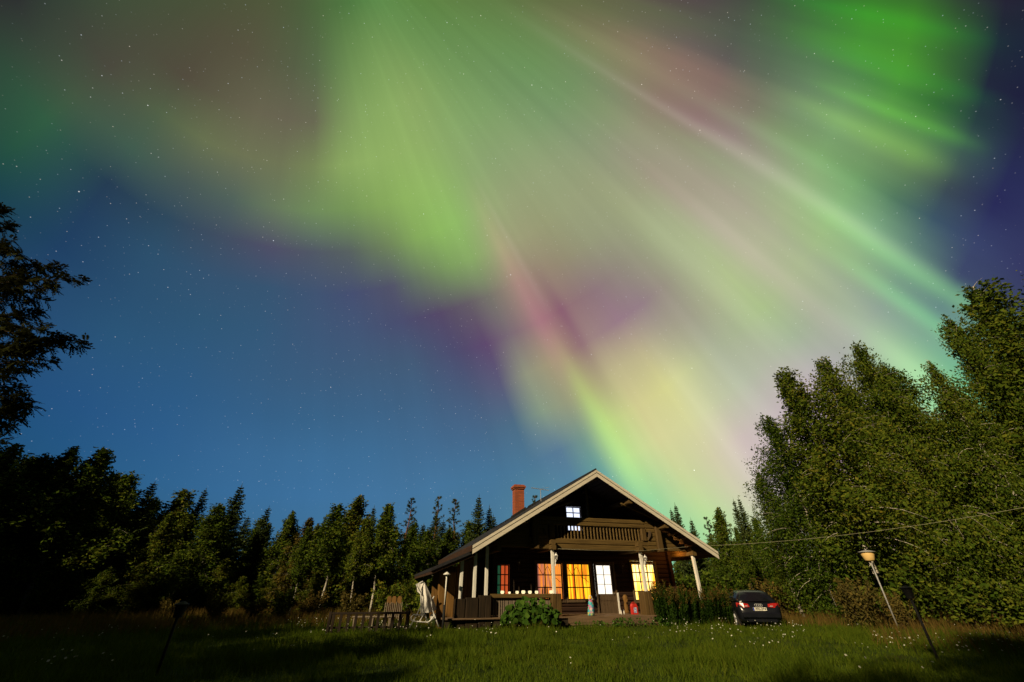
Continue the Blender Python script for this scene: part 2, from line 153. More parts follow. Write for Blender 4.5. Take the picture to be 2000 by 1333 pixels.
class MB:
    def __init__(s): s.v = []; s.f = []
    def add(s, vs, fs):
        n = len(s.v); s.v += [tuple(p) for p in vs]; s.f += [tuple(i + n for i in f) for f in fs]; return s
    def box(s, x0, x1, y0, y1, z0, z1):
        return s.add([(x0,y0,z0),(x1,y0,z0),(x1,y1,z0),(x0,y1,z0),(x0,y0,z1),(x1,y0,z1),(x1,y1,z1),(x0,y1,z1)],
                     [(0,3,2,1),(4,5,6,7),(0,1,5,4),(1,2,6,5),(2,3,7,6),(3,0,4,7)])
    def cbox(s, x0, x1, y0, y1, z0, z1, b=0.015):      # box with its four long upright/horizontal edges eased
        dx, dy, dz = x1 - x0, y1 - y0, z1 - z0; b = min(b, dx * .3, dy * .3, dz * .3)
        if dx >= dy and dx >= dz: prof = [(y0+b,z0),(y1-b,z0),(y1,z0+b),(y1,z1-b),(y1-b,z1),(y0+b,z1),(y0,z1-b),(y0,z0+b)]; A = [(x0,p,q) for p,q in prof]; B = [(x1,p,q) for p,q in prof]
        elif dy >= dz: prof = [(x0+b,z0),(x0,z0+b),(x0,z1-b),(x0+b,z1),(x1-b,z1),(x1,z1-b),(x1,z0+b),(x1-b,z0)]; A = [(p,y0,q) for p,q in prof]; B = [(p,y1,q) for p,q in prof]
        else: prof = [(x0+b,y0),(x1-b,y0),(x1,y0+b),(x1,y1-b),(x1-b,y1),(x0+b,y1),(x0,y1-b),(x0,y0+b)]; A = [(p,q,z0) for p,q in prof]; B = [(p,q,z1) for p,q in prof]
        n = 8
        return s.add(A + B, [(i, (i+1) % n, n + (i+1) % n, n + i) for i in range(n)] + [tuple(range(n))[::-1], tuple(range(n, 2*n))])
    def prism(s, poly, y0, y1):         # polygon in (x, z), pushed along y
        n = len(poly)
        return s.add([(x, y0, z) for x, z in poly] + [(x, y1, z) for x, z in poly],
                     [tuple(range(n)), tuple(range(n, 2*n))[::-1]] + [(i, n+i, n+(i+1) % n, (i+1) % n) for i in range(n)])
    def tube(s, pts, rs, n=6, cap=True):
        pts = [Vector(p) for p in pts]; k = len(pts)
        if isinstance(rs, (int, float)): rs = [rs] * k
        base = len(s.v); up = Vector((0.13, 0.21, 1)).normalized()
        for i, p in enumerate(pts):
            d = (pts[min(i+1, k-1)] - pts[max(i-1, 0)]).normalized()
            a = d.cross(up)
            if a.length < 1e-3: a = d.cross(Vector((1, 0, 0)))
            a.normalize(); b = d.cross(a)
            for j in range(n):
                t = 2 * math.pi * j / n; s.v.append(tuple(p + (a * math.cos(t) + b * math.sin(t)) * rs[i]))
        for i in range(k - 1):
            for j in range(n):
                s.f.append((base+i*n+j, base+i*n+(j+1) % n, base+(i+1)*n+(j+1) % n, base+(i+1)*n+j))
        if cap:
            s.f.append(tuple(base + j for j in range(n))[::-1]); s.f.append(tuple(base + (k-1)*n + j for j in range(n)))
        return s
    def lathe(s, prof, n=16, c=(0, 0, 0)):
        base = len(s.v); k = len(prof)
        for r, z in prof:
            for j in range(n):
                t = 2 * math.pi * j / n; s.v.append((c[0] + r * math.cos(t), c[1] + r * math.sin(t), c[2] + z))
        for i in range(k - 1):
            for j in range(n):
                s.f.append((base+i*n+j, base+i*n+(j+1) % n, base+(i+1)*n+(j+1) % n, base+(i+1)*n+j))
        return s
    def build(s, name, mat, parent=None, smooth=False):
        me = bpy.data.meshes.new(name); me.from_pydata(s.v, [], s.f); me.update()
        if mat: me.materials.append(mat)
        if smooth:
            me.polygons.foreach_set('use_smooth', [True] * len(me.polygons))
        o = bpy.data.objects.new(name, me); C.objects.link(o); o.parent = parent
        return o

def fast_mesh(name, verts, faces_n, mat, parent=None):     # verts (N,3) array, consecutive runs of faces_n corners
    n = len(verts); me = bpy.data.meshes.new(name); nf = n // faces_n
    me.vertices.add(n); me.vertices.foreach_set('co', np.asarray(verts, dtype=np.float32).ravel())
    me.loops.add(n); me.loops.foreach_set('vertex_index', np.arange(n, dtype=np.int32))
    me.polygons.add(nf); me.polygons.foreach_set('loop_start', np.arange(0, n, faces_n, dtype=np.int32))
    me.update(calc_edges=True); me.validate()
    me.materials.append(mat)
    o = bpy.data.objects.new(name, me); C.objects.link(o); o.parent = parent
    return o

def tag(o, label, cat, group=None):
    o['label'] = label; o['category'] = cat
    if group: o['group'] = group
    return o
def thing(name, label, cat, loc=(0, 0, 0), rz=0.0, group=None):
    o = bpy.data.objects.new(name, None); C.objects.link(o); o.empty_display_size = .2
    o.location = loc; o.rotation_euler = (0, 0, rz); return tag(o, label, cat, group)
def copy_tree(o, parent=None):
    c = o.copy(); C.objects.link(c); c.parent = parent
    for ch in list(o.children): copy_tree(ch, c)
    return c

# ------------------------------------------------------------------ materials
def srgb(r, g, b): return tuple((c/255/12.92 if c <= 10 else ((c/255+.055)/1.055)**2.4) for c in (r, g, b))
def mat(name, rough=0.7, spec=0.3):
    m = bpy.data.materials.new(name); m.use_nodes = True; nt = m.node_tree
    b = nt.nodes['Principled BSDF']; b.inputs['Roughness'].default_value = rough; b.inputs['Specular IOR Level'].default_value = spec
    return m, nt, b
def ramp(nt, fac, stops):
    r = nt.nodes.new('ShaderNodeValToRGB'); el = r.color_ramp.elements
    while len(el) < len(stops): el.new(.5)
    for e, (p, c) in zip(el, stops): e.position = p; e.color = (*c, 1)
    nt.links.new(fac, r.inputs[0]); return r.outputs[0]
def noise(nt, scale, detail=4, stretch=None, coord='Object'):
    tc = nt.nodes.new('ShaderNodeTexCoord'); v = tc.outputs[coord]
    if stretch:
        mp = nt.nodes.new('ShaderNodeMapping'); mp.inputs['Scale'].default_value = stretch; nt.links.new(v, mp.inputs[0]); v = mp.outputs[0]
    n = nt.nodes.new('ShaderNodeTexNoise'); n.inputs['Scale'].default_value = scale; n.inputs['Detail'].default_value = detail
    nt.links.new(v, n.inputs['Vector']); return n.outputs[0]
def bump(nt, b, h, dist=0.01, st=0.6):
    n = nt.nodes.new('ShaderNodeBump'); n.inputs['Distance'].default_value = dist; n.inputs['Strength'].default_value = st
    nt.links.new(h, n.inputs['Height']); nt.links.new(n.outputs[0], b.inputs['Normal'])
def plain(name, c1, c2, scale=6, rough=.7, spec=.3, stretch=None, bd=0.004):
    m, nt, b = mat(name, rough, spec); f = noise(nt, scale, 5, stretch)
    nt.links.new(ramp(nt, f, [(.3, c1), (.7, c2)]), b.inputs['Base Color'])
    if bd: bump(nt, b, f, bd)
    return m
def glow(name, c, s):
    m = bpy.data.materials.new(name); m.use_nodes = True; nt = m.node_tree; nt.nodes.clear()
    e = nt.nodes.new('ShaderNodeEmission'); e.inputs[0].default_value = (*c, 1); e.inputs[1].default_value = s
    o = nt.nodes.new('ShaderNodeOutputMaterial'); nt.links.new(e.outputs[0], o.inputs[0]); return m
def leafy(name, stops, trans=.16, rough=.6):
    m = bpy.data.materials.new(name); m.use_nodes = True; nt = m.node_tree; nt.nodes.clear()
    g = nt.nodes.new('ShaderNodeNewGeometry'); oi = nt.nodes.new('ShaderNodeObjectInfo')
    tcn = noise(nt, .55, 2)
    mm = nt.nodes.new('ShaderNodeMath'); mm.operation = 'MULTIPLY_ADD'; nt.links.new(tcn, mm.inputs[0]); mm.inputs[1].default_value = .5
    mr = nt.nodes.new('ShaderNodeMath'); mr.operation = 'MULTIPLY'; nt.links.new(g.outputs['Random Per Island'], mr.inputs[0]); mr.inputs[1].default_value = .5
    nt.links.new(mr.outputs[0], mm.inputs[2])
    ma = nt.nodes.new('ShaderNodeMath'); ma.operation = 'MULTIPLY_ADD'; nt.links.new(oi.outputs['Random'], ma.inputs[0]); ma.inputs[1].default_value = .3
    nt.links.new(mm.outputs[0], ma.inputs[2])
    sb = nt.nodes.new('ShaderNodeMath'); sb.operation = 'SUBTRACT'; nt.links.new(ma.outputs[0], sb.inputs[0]); sb.inputs[1].default_value = .15
    c = ramp(nt, sb.outputs[0], stops)
    d = nt.nodes.new('ShaderNodeBsdfDiffuse'); t = nt.nodes.new('ShaderNodeBsdfTranslucent'); mx = nt.nodes.new('ShaderNodeMixShader')
    nt.links.new(c, d.inputs[0]); nt.links.new(c, t.inputs[0]); mx.inputs[0].default_value = trans
    nt.links.new(d.outputs[0], mx.inputs[1]); nt.links.new(t.outputs[0], mx.inputs[2])
    o = nt.nodes.new('ShaderNodeOutputMaterial'); nt.links.new(mx.outputs[0], o.inputs[0]); return m

def wood(name, c1, c2, axis='x', sc=1.0, rough=.75):
    st = {'x': (.6*sc, 9*sc, 9*sc), 'y': (9*sc, .6*sc, 9*sc), 'z': (9*sc, 9*sc, .6*sc)}[axis]
    return plain(name, c1, c2, 2.5, rough, .2, st, .006)
M = {}
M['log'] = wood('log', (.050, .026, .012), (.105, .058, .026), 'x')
M['log_z'] = wood('log_upright', (.060, .036, .012), (.125, .076, .024), 'z')
M['log_dark'] = wood('dark_board', (.012, .008, .004), (.034, .021, .010), 'z')  # darker upright boards for the left parapet
M['log_y'] = wood('log_deep', (.075, .046, .015), (.14, .088, .028), 'y')
M['beam'] = wood('beam', (.075, .046, .014), (.145, .092, .027), 'x')
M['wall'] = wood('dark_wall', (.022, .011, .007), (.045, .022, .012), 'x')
M['trim'] = wood('trim', (.075, .05, .028), (.12, .08, .045), 'z')
M['frame'] = wood('sash', (.018, .010, .007), (.03, .018, .012), 'z')
M['plank'] = wood('plank', (.11, .056, .014), (.21, .11, .028), 'z')
M['greywood'] = wood('grey_wood', (.11, .085, .06), (.26, .21, .15), 'z')
M['darkfence'] = wood('shade_dark_fence', (.010, .007, .004), (.026, .016, .009), 'z')  # wood darkened to stand in for the shade on the low fence
M['barge'] = wood('barge_paint', (.58, .53, .42), (.72, .66, .54), 'x')
M['white'] = plain('white_paint', (.62, .60, .54), (.80, .78, .71), 5, .5, .4, (6, 6, .8), .002)
M['roof'] = plain('roof_felt', (.012, .012, .014), (.03, .03, .034), 14, .9, .2, None, .01)
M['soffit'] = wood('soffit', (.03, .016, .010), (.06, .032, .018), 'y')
M['deck'] = wood('deck', (.10, .065, .038), (.19, .125, .07), 'x')
M['metal'] = plain('grey_metal', (.22, .22, .22), (.38, .38, .37), 20, .45, .5, None, 0)
M['black'] = plain('black_metal', (.004, .004, .004), (.009, .009, .008), 20, .8, .4, None, 0)
M['cloth'] = plain('white_cloth', (.70, .67, .62), (.84, .81, .76), 7, .9, .1, None, .01)
M['wmetal'] = plain('white_tube', (.72, .71, .68), (.84, .83, .8), 9, .35, .5, None, 0)
M['soil'] = plain('soil', (.02, .015, .01), (.05, .04, .025), 9, .95, .1, None, .02)
def brick_mat():
    m, nt, b = mat('brick', .85, .2)
    tc = nt.nodes.new('ShaderNodeTexCoord'); br = nt.nodes.new('ShaderNodeTexBrick')
    cx = nt.nodes.new('ShaderNodeSeparateXYZ'); nt.links.new(tc.outputs['Object'], cx.inputs[0])
    ad = nt.nodes.new('ShaderNodeMath'); nt.links.new(cx.outputs[0], ad.inputs[0]); nt.links.new(cx.outputs[1], ad.inputs[1])
    cb = nt.nodes.new('ShaderNodeCombineXYZ'); nt.links.new(ad.outputs[0], cb.inputs[0]); nt.links.new(cx.outputs[2], cb.inputs[1])
    nt.links.new(cb.outputs[0], br.inputs['Vector'])
    br.inputs['Scale'].default_value = 1.0; br.inputs['Brick Width'].default_value = .24; br.inputs['Row Height'].default_value = .078; br.inputs['Mortar Size'].default_value = .010
    br.inputs['Color1'].default_value = (.42, .10, .035, 1); br.inputs['Color2'].default_value = (.30, .065, .025, 1); br.inputs['Mortar'].default_value = (.16, .09, .06, 1)
    nt.links.new(br.outputs[0], b.inputs['Base Color']); bump(nt, b, br.outputs['Fac'], .01, -.7); return m
M['brick'] = brick_mat()
def glass_mat():
    m = bpy.data.materials.new('window_glass'); m.use_nodes = True; nt = m.node_tree; nt.nodes.clear()
    t = nt.nodes.new('ShaderNodeBsdfTransparent'); g = nt.nodes.new('ShaderNodeBsdfGlossy'); g.inputs['Roughness'].default_value = .03
    fr = nt.nodes.new('ShaderNodeFresnel'); fr.inputs[0].default_value = 1.45; mx = nt.nodes.new('ShaderNodeMixShader')
    nt.links.new(fr.outputs[0], mx.inputs[0]); nt.links.new(t.outputs[0], mx.inputs[1]); nt.links.new(g.outputs[0], mx.inputs[2])
    o = nt.nodes.new('ShaderNodeOutputMaterial'); nt.links.new(mx.outputs[0], o.inputs[0]); return m
M['glass'] = glass_mat()
def curtain_mat(name, stops, strength, freq=3.0, seed=0.0):      # cloth lit from the room behind it
    m = bpy.data.materials.new(name); m.use_nodes = True; nt = m.node_tree; nt.nodes.clear()
    tc = nt.nodes.new('ShaderNodeTexCoord'); mp = nt.nodes.new('ShaderNodeMapping'); mp.inputs['Scale'].default_value = (freq, 0.0, .10); mp.inputs['Location'].default_value = (seed, seed, 0)
    nt.links.new(tc.outputs['Object'], mp.inputs[0])
    n = nt.nodes.new('ShaderNodeTexNoise'); n.inputs['Scale'].default_value = 1.6; n.inputs['Detail'].default_value = 3; nt.links.new(mp.outputs[0], n.inputs['Vector'])
    c = ramp(nt, n.outputs[0], stops)
    e = nt.nodes.new('ShaderNodeEmission'); e.inputs[1].default_value = strength; nt.links.new(c, e.inputs[0])
    d = nt.nodes.new('ShaderNodeBsdfDiffuse'); d.inputs[0].default_value = (.3, .2, .1, 1); ads = nt.nodes.new('ShaderNodeAddShader')
    nt.links.new(e.outputs[0], ads.inputs[0]); nt.links.new(d.outputs[0], ads.inputs[1])
    o = nt.nodes.new('ShaderNodeOutputMaterial'); nt.links.new(ads.outputs[0], o.inputs[0]); return m
M['birch_leaf'] = leafy('birch_leaf', [(.0, (0.015, 0.033, 0.004)), (.3, (0.041, 0.074, 0.008)), (.55, (0.078, 0.114, 0.013)), (.78, (0.124, 0.138, 0.016)), (.92, (0.160, 0.119, 0.016)), (1.0, (0.266, 0.110, 0.016))])
M['autumn_leaf'] = leafy('autumn_leaf', [(.0, (0.026, 0.025, 0.006)), (.4, (0.062, 0.060, 0.013)), (.8, (0.111, 0.085, 0.016)), (1, (0.169, 0.102, 0.016))])
M['spruce_needle'] = leafy('spruce_needle', [(.0, (0.021, 0.036, 0.013)), (.5, (0.051, 0.076, 0.022)), (1, (0.106, 0.128, 0.034))], .1)
M['pine_needle'] = leafy('pine_needle', [(.0, (0.025, 0.043, 0.017)), (.5, (0.058, 0.083, 0.029)), (1, (0.108, 0.126, 0.040))], .12)
M['shrub_leaf'] = leafy('shrub_leaf', [(.0, (0.033, 0.033, 0.011)), (.4, (0.083, 0.072, 0.019)), (.75, (0.143, 0.105, 0.026)), (1, (0.255, 0.135, 0.030))])
M['green_leaf'] = leafy('green_leaf', [(.0, (.014, .032, .005)), (.5, (.04, .09, .012)), (1, (.11, .17, .025))])
M['rowan_leaf'] = leafy('rowan_leaf', [(.0, (0.014, 0.019, 0.006)), (.6, (0.036, 0.040, 0.011)), (1, (0.072, 0.044, 0.014))])
M['grass'] = leafy('grass_blade', [(.0, (0.027, 0.048, 0.005)), (.4, (0.058, 0.095, 0.008)), (.75, (0.100, 0.134, 0.011)), (1, (0.171, 0.160, 0.024))], .3)
M['hay'] = leafy('dry_grass', [(.0, (.06, .045, .012)), (.5, (.13, .085, .022)), (1, (.22, .14, .04))], .3)
M['petal'] = leafy('white_petal', [(.0, (.45, .45, .34)), (.6, (.75, .74, .62)), (1, (.7, .62, .25))], .2)
def bark_mat():
    m, nt, b = mat('birch_bark', .7, .2); f = noise(nt, 3.0, 5, (3, 3, 9)); 
    nt.links.new(ramp(nt, f, [(.36, (.05, .04, .03)), (.46, (.42, .38, .31)), (.8, (.62, .58, .5))]), b.inputs['Base Color']); return m
M['birch_bark'] = bark_mat()
M['bark'] = plain('dark_bark', (.035, .024, .016), (.085, .058, .035), 5, .9, .1, (4, 4, 1), .02)
M['pine_bark'] = plain('pine_bark', (.10, .05, .025), (.19, .09, .04), 5, .9, .1, (4, 4, 1), .02)

# ------------------------------------------------------------------ ground
rng = np.random.default_rng(7)
def vnoise(x, y, s, seed=0):            # smooth value noise for terrain and growth
    x = np.asarray(x) / s; y = np.asarray(y) / s; xi = np.floor(x).astype(int); yi = np.floor(y).astype(int); fx = x - xi; fy = y - yi
    def h(a, b): return (np.sin(a * 127.1 + b * 311.7 + seed * 74.7) * 43758.5453) % 1.0
    fx = fx * fx * (3 - 2 * fx); fy = fy * fy * (3 - 2 * fy)
    return (h(xi, yi) * (1-fx) + h(xi+1, yi) * fx) * (1-fy) + (h(xi, yi+1) * (1-fx) + h(xi+1, yi+1) * fx) * fy
def gz(x, y):
    x = np.asarray(x, float); y = np.asarray(y, float); d = np.hypot(x, y)
    return (.10 * (vnoise(x, y, 3.1) - .5) + .05 * (vnoise(x, y, 1.1, 3) - .5)) * np.clip((d - 3) / 4, 0, 1)
def make_ground():
    rs = np.concatenate([[.01], np.linspace(1, 45, 90), 45 * (1.22 ** np.arange(1, 20))]); na = 240
    v = []; f = []
    for r in rs:
        for j in range(na):
            t = 2 * math.pi * j / na; v.append((r * math.cos(t), r * math.sin(t), 0))
    v = np.array(v); v[:, 2] = gz(v[:, 0], v[:, 1])
    b = MB(); b.v = [tuple(p) for p in v]
    for i in range(len(rs) - 1):
        for j in range(na): b.f.append((i*na+j, i*na+(j+1) % na, (i+1)*na+(j+1) % na, (i+1)*na+j))
    m, nt, bs = mat('lawn_soil', .95, .05); f1 = noise(nt, .8, 6)
    nt.links.new(ramp(nt, f1, [(.3, (.018, .030, .005)), (.55, (.036, .056, .009)), (.75, (.06, .06, .016))]), bs.inputs['Base Color']); bump(nt, bs, noise(nt, 9, 5), .05, .8)
    g = b.build('ground', m, None, True); g['kind'] = 'structure'
make_ground()

# ------------------------------------------------------------------ the cabin
cabin = thing('log_cabin', 'dark brown log cabin with lit windows, a balcony and a brick chimney', 'cabin', HO, PSI)
SL = .576; APEX = 6.565; RW = 6.22; RV0, RV1 = -0.50, 10.6
WV = 2.1; WU = 4.85
UC = -.25                               # the ridge sits a little left of the cabin's origin
def rz0(u): return APEX - SL * abs(u)
def roof_z(u): return rz0(u - UC)
def part(b, name, m, parent=cabin, smooth=False): return b.build(name, M[m] if isinstance(m, str) else m, parent, smooth)

# roof: two slabs, felt on top, boards below
for s in (-1, 1):
    b = MB(); t = .16
    b.prism([(0, APEX - .003*s), (s*RW, rz0(RW)), (s*RW, rz0(RW) - t), (0, APEX - t)], RV0 - .06, RV1); part(b, 'roof', 'roof').location.x = UC
    b = MB(); b.prism([(.004*s, APEX - t - .003), (s*(RW-.03), rz0(RW-.03) - t - .003), (s*(RW-.03), rz0(RW-.03) - t - .03), (.004*s, APEX - t - .03)], RV0 + .02, RV1 - .05)
    for k in range(30):                                            # board joints on the soffit
        u = .15 + k * .21
        b.box(s*u - .008, s*u + .008, RV0 + .02, RV1 - .05, rz0(u) - t - .05, rz0(u) - t - .025)
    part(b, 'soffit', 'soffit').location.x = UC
    # barge boards: an upper and a wider lower one with a dark joint
    for z0, z1, v0 in ((.03, .15, RV0 - .105), (.175, .36, RV0 - .085)):
        b = MB(); b.prism([(.004*s, APEX - z0), (s*(RW-.02), rz0(RW-.02) - z0), (s*(RW-.02 if z0 > .1 else RW-.02), rz0(RW-.02) - z1), (.004*s, APEX - z1)], v0, RV0 - .063)
        part(b, 'barge_board', 'barge').location.x = UC
    b = MB(); b.prism([(.004*s, APEX - .20), (s*(RW-.06), rz0(RW-.06) - .20), (s*(RW-.06), rz0(RW-.06) - .345), (.004*s, APEX - .345)], RV0 - .058, RV0)
    part(b, 'barge_board', 'soffit').location.x = UC
    b = MB(); b.box(s*RW - .02 if s > 0 else s*RW - .035, s*RW + .035 if s > 0 else s*RW + .02, RV0 - .02, RV1, rz0(RW) - .24, rz0(RW) - .01); part(b, 'eave_board', 'soffit').location.x = UC
b = MB(); b.tube([(0, RV0 - .05, APEX + .01), (0, RV1, APEX + .01)], .05, 6); part(b, 'ridge_cap', 'roof').location.x = UC
# roof ladder on the left slope
b = MB()
for k in range(9):
    u = -4.5 + k * .32; z = roof_z(u)
    b.tube([(u, 3.2, z + .10), (u, 3.7, z + .10)], .014, 5); b.tube([(u, 3.25, z - .02), (u, 3.25, z + .10)], .012, 5); b.tube([(u, 3.65, z - .02), (u, 3.65, z + .10)], .012, 5)
for v in (3.25, 3.65): b.tube([(-4.6, v, roof_z(-4.6) + .08), (-1.8, v, roof_z(-1.8) + .08)], .016, 5)
part(b, 'roof_ladder', 'black')
# chimney
b = MB(); b.box(-3.0, -2.43, 4.72, 5.29, 4.6, 6.52); ch = part(b, 'chimney', 'brick')
b = MB(); b.box(-3.05, -2.38, 4.67, 5.34, 6.52, 6.60); b.box(-3.09, -2.34, 4.63, 5.38, 6.60, 6.70); b.box(-3.03, -2.40, 4.69, 5.32, 6.70, 6.765); part(b, 'chimney_cap', 'brick', ch)
b = MB(); b.prism([(-3.07, 4.75), (-2.36, 5.17), (-2.36, 5.52), (-3.07, 5.08)], 4.66, 5.35); part(b, 'base_skirt', 'roof', ch)  # dark skirt round the chimney foot, following the roof slope
# television aerial
b = MB(); b.tube([(-2.0, 3.0, 5.45), (-2.0, 3.0, 6.22)], .018, 6); b.tube([(-2.55, 3.02, 6.25), (-1.5, 2.98, 6.16)], .016, 6)
for k in range(9):
    u = -2.5 + k * .12; z = 6.245 - k * .0105; b.tube([(u, 2.8 + .015*k, z), (u, 3.2 - .015*k, z)], .007, 4)
b.tube([(-2.05, 3.0, 6.20), (-1.45, 3.0, 6.36)], .008, 4)
part(b, 'aerial', 'metal')

# log walls: courses of logs with openings left free
def log_wall(b, u0, u1, z0, z1, v, holes, c=.205, top=None, th=.17):
    n = max(1, int(round((z1 - z0) / c))); h = (z1 - z0) / n
    for k in range(n):
        a0 = z0 + k * h; a1 = a0 + h; lo, hi = u0, u1
        if top:
            lim = top(a1)
            lo, hi = max(lo, UC - lim), min(hi, UC + lim)
            if hi - lo < .1: continue
        segs = [(lo, hi)]
        for (h0, h1, q0, q1) in holes:
            if a0 + h*.5 > q0 and a0 + h*.5 < q1:
                new = []
                for s0, s1 in segs:
                    if h1 <= s0 or h0 >= s1: new.append((s0, s1)); continue
                    if h0 > s0: new.append((s0, h0))
                    if h1 < s1: new.append((h1, s1))
                segs = new
        for s0, s1 in segs: b.cbox(s0, s1, v, v + th, a0, a1, .045)
HOLES = [(-2.74, -1.27, .86, 2.56), (-1.16, .26, .86, 2.56), (.42, 1.58, .30, 2.58), (2.52, 4.04, .82, 2.60), (-4.76, -4.02, 1.05, 2.46), (-.98, .02, 3.90, 5.26)]
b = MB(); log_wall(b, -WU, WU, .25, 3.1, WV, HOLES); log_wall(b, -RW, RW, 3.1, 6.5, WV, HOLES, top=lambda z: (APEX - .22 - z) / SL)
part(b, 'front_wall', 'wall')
for s in (-1, 1):
    b = MB(); n = 15
    for k in range(n):
        z0 = .25 + k * .205; z1 = z0 + .205
        segs = [(WV + .2, 10.0)]
        if s > 0 and z0 > .9 and z1 < 2.5: segs = [(WV + .2, 2.9), (4.3, 10.0)]
        for v0, v1 in segs: b.cbox(s*WU - .09, s*WU + .09, v0, v1, z0, z1, .045)
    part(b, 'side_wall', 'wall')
b = MB(); b.prism([(-WU, .25), (WU, .25), (WU, 3.6), (0, 6.4), (-WU, 3.6)], 10.0, 10.15); part(b, 'rear_wall', 'wall')
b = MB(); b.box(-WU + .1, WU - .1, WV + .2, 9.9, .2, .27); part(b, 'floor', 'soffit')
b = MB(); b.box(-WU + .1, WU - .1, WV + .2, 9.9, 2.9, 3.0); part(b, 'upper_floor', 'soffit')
# crossed log ends at the wall corners
for s in (-1, 1):
    b = MB()
    for k in range(14): b.cbox(s*WU - .09, s*WU + .09, WV - .22, WV - .003, .25 + k*.205, .25 + k*.205 + .205, .03)
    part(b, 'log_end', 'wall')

# windows
def window(u0, u1, z0, z1, v, cols, rows, curtain, name='window', label=None, fw=.10, trim='trim', garland=False, blind=None):
    fr = MB()                                     # trim boards round the opening, proud of the logs
    for a in ((u0 - fw, u0, z0 - fw, z1 + fw), (u1, u1 + fw, z0 - fw, z1 + fw)): fr.cbox(a[0], a[1], v - .045, v + .03, a[2], a[3], .01)
    fr.cbox(u0, u1, v - .043, v + .03, z1, z1 + fw, .01); fr.cbox(u0, u1, v - .06, v + .03, z0 - fw, z0, .01)
    w = part(fr, name, trim)
    if label: w['label'] = label
    sa = MB(); q = .05
    sa.box(u0, u0 + q, v + .035, v + .09, z0, z1); sa.box(u1 - q, u1, v + .035, v + .09, z0, z1)
    sa.box(u0 + q, u1 - q, v + .036, v + .089, z0, z0 + q); sa.box(u0 + q, u1 - q, v + .036, v + .089, z1 - q, z1)
    for k in range(1, cols):
        x = u0 + (u1 - u0) * k / cols; sa.box(x - .022, x + .022, v + .045, v + .075, z0 + q, z1 - q)
    for k in range(1, rows):
        z = z0 + (z1 - z0) * k / rows; sa.box(u0 + q, u1 - q, v + .048, v + .078, z - .022, z + .022)
    part(sa, 'sash', 'frame', w)
    g = MB(); g.add([(u0 + q, v + .062, z0 + q), (u1 - q, v + .062, z0 + q), (u1 - q, v + .062, z1 - q), (u0 + q, v + .062, z1 - q)], [(0, 1, 2, 3)]); part(g, 'pane', 'glass', w)
    cu = MB(); n = 60                              # curtain: hung folds
    for i in range(n + 1):
        x = u0 - .1 + (u1 - u0 + .2) * i / n; y = v + .24 + .03 * math.sin(i * .9 + u0) + .018 * math.sin(i * 2.3)
        cu.v += [(x, y, z0 - .12), (x, y, z1 + .12)]
        if i: cu.f.append((2*i-2, 2*i, 2*i+1, 2*i-1))
    part(cu, 'curtain', curtain, w, True)
    if garland:
        ga = MB(); pts = [(u0 + .06 + (u1 - u0 - .12) * t, v + .15, z1 - .15 - .55 * t - .16 * math.sin(3.1 * t * 3.0) + .1 * math.sin(17 * t)) for t in np.linspace(0, 1, 24)]
        ga.tube(pts, .012, 5); part(ga, 'cord', 'frame', w)
    return w
OR = lambda a: curtain_mat(*a)
cw1 = curtain_mat('curtain_orange', [(.32, (.22, .08, .06)), (.42, (.50, .17, .10)), (.455, (1.0, .25, .03)), (.50, (1.0, .36, .04)), (.53, (.42, .13, .07)), (.575, (.60, .20, .10)), (.60, (1.0, .32, .035)), (.70, (.45, .13, .05))], 1.0, 2.6, 1.0)
cw2 = curtain_mat('curtain_amber', [(.32, (.40, .05, .006)), (.42, (.75, .15, .008)), (.455, (1.0, .50, .012)), (.50, (1.0, .64, .02)), (.53, (.55, .13, .008)), (.56, (.9, .30, .01)), (.60, (1.0, .60, .02)), (.70, (.7, .20, .01))], 1.4, 2.4, 4.3)
cw3 = curtain_mat('curtain_yellow', [(.32, (.7, .20, .01)), (.43, (1.0, .50, .03)), (.47, (1.0, .85, .45)), (.52, (1.0, .40, .02)), (.56, (1.0, .62, .06)), (.60, (1.0, .86, .40)), (.68, (.9, .35, .02))], 2.2, 2.6, 9.1)
cw4 = curtain_mat('curtain_red', [(.35, (.35, .035, .01)), (.5, (.75, .13, .03)), (.65, (.55, .06, .015))], .75, 3.4, 2.2)
cgr = curtain_mat('curtain_green', [(.3, (.005, .09, .04)), (.7, (.008, .15, .07))], .45, 3.0, 2.0)
window(-2.68, -1.33, .93, 2.50, WV, 3, 3, cw1, garland=True)
window(-1.10, .20, .93, 2.50, WV, 3, 3, cw2, garland=True)
window(2.58, 3.98, .88, 2.54, WV, 3, 4, cw3)
w4 = window(-4.70, -4.08, 1.12, 2.40, WV, 3, 3, cw4, fw=.11, trim='frame')
b = MB(); b.add([(-4.66, WV + .16, 1.1), (-4.46, WV + .15, 1.1), (-4.46, WV + .15, 2.4), (-4.66, WV + .16, 2.4)], [(0, 1, 2, 3)]); part(b, 'blind', cgr, w4)
up = glow('cold_lamplight', (.74, .80, 1.0), 1.4)
window(-.92, -.04, 3.98, 5.20, WV, 2, 4, up, fw=.11, trim='frame')
# unseen glowing window, added on the right wall for the orange corner glow
b = MB(); b.box(WU + .05, WU + .06, 2.95, 4.25, .95, 2.45); part(b, 'curtain', glow('added_side_light', (1.0, .42, .05), 2.2))
b = MB()
for v in (2.9, 3.55, 4.24): b.box(WU + .07, WU + .12, v, v + .06, .9, 2.5)
for z in (.9, 1.7, 2.45): b.box(WU + .072, WU + .118, 2.96, 4.24, z, z + .05)
part(b, 'window', 'frame')
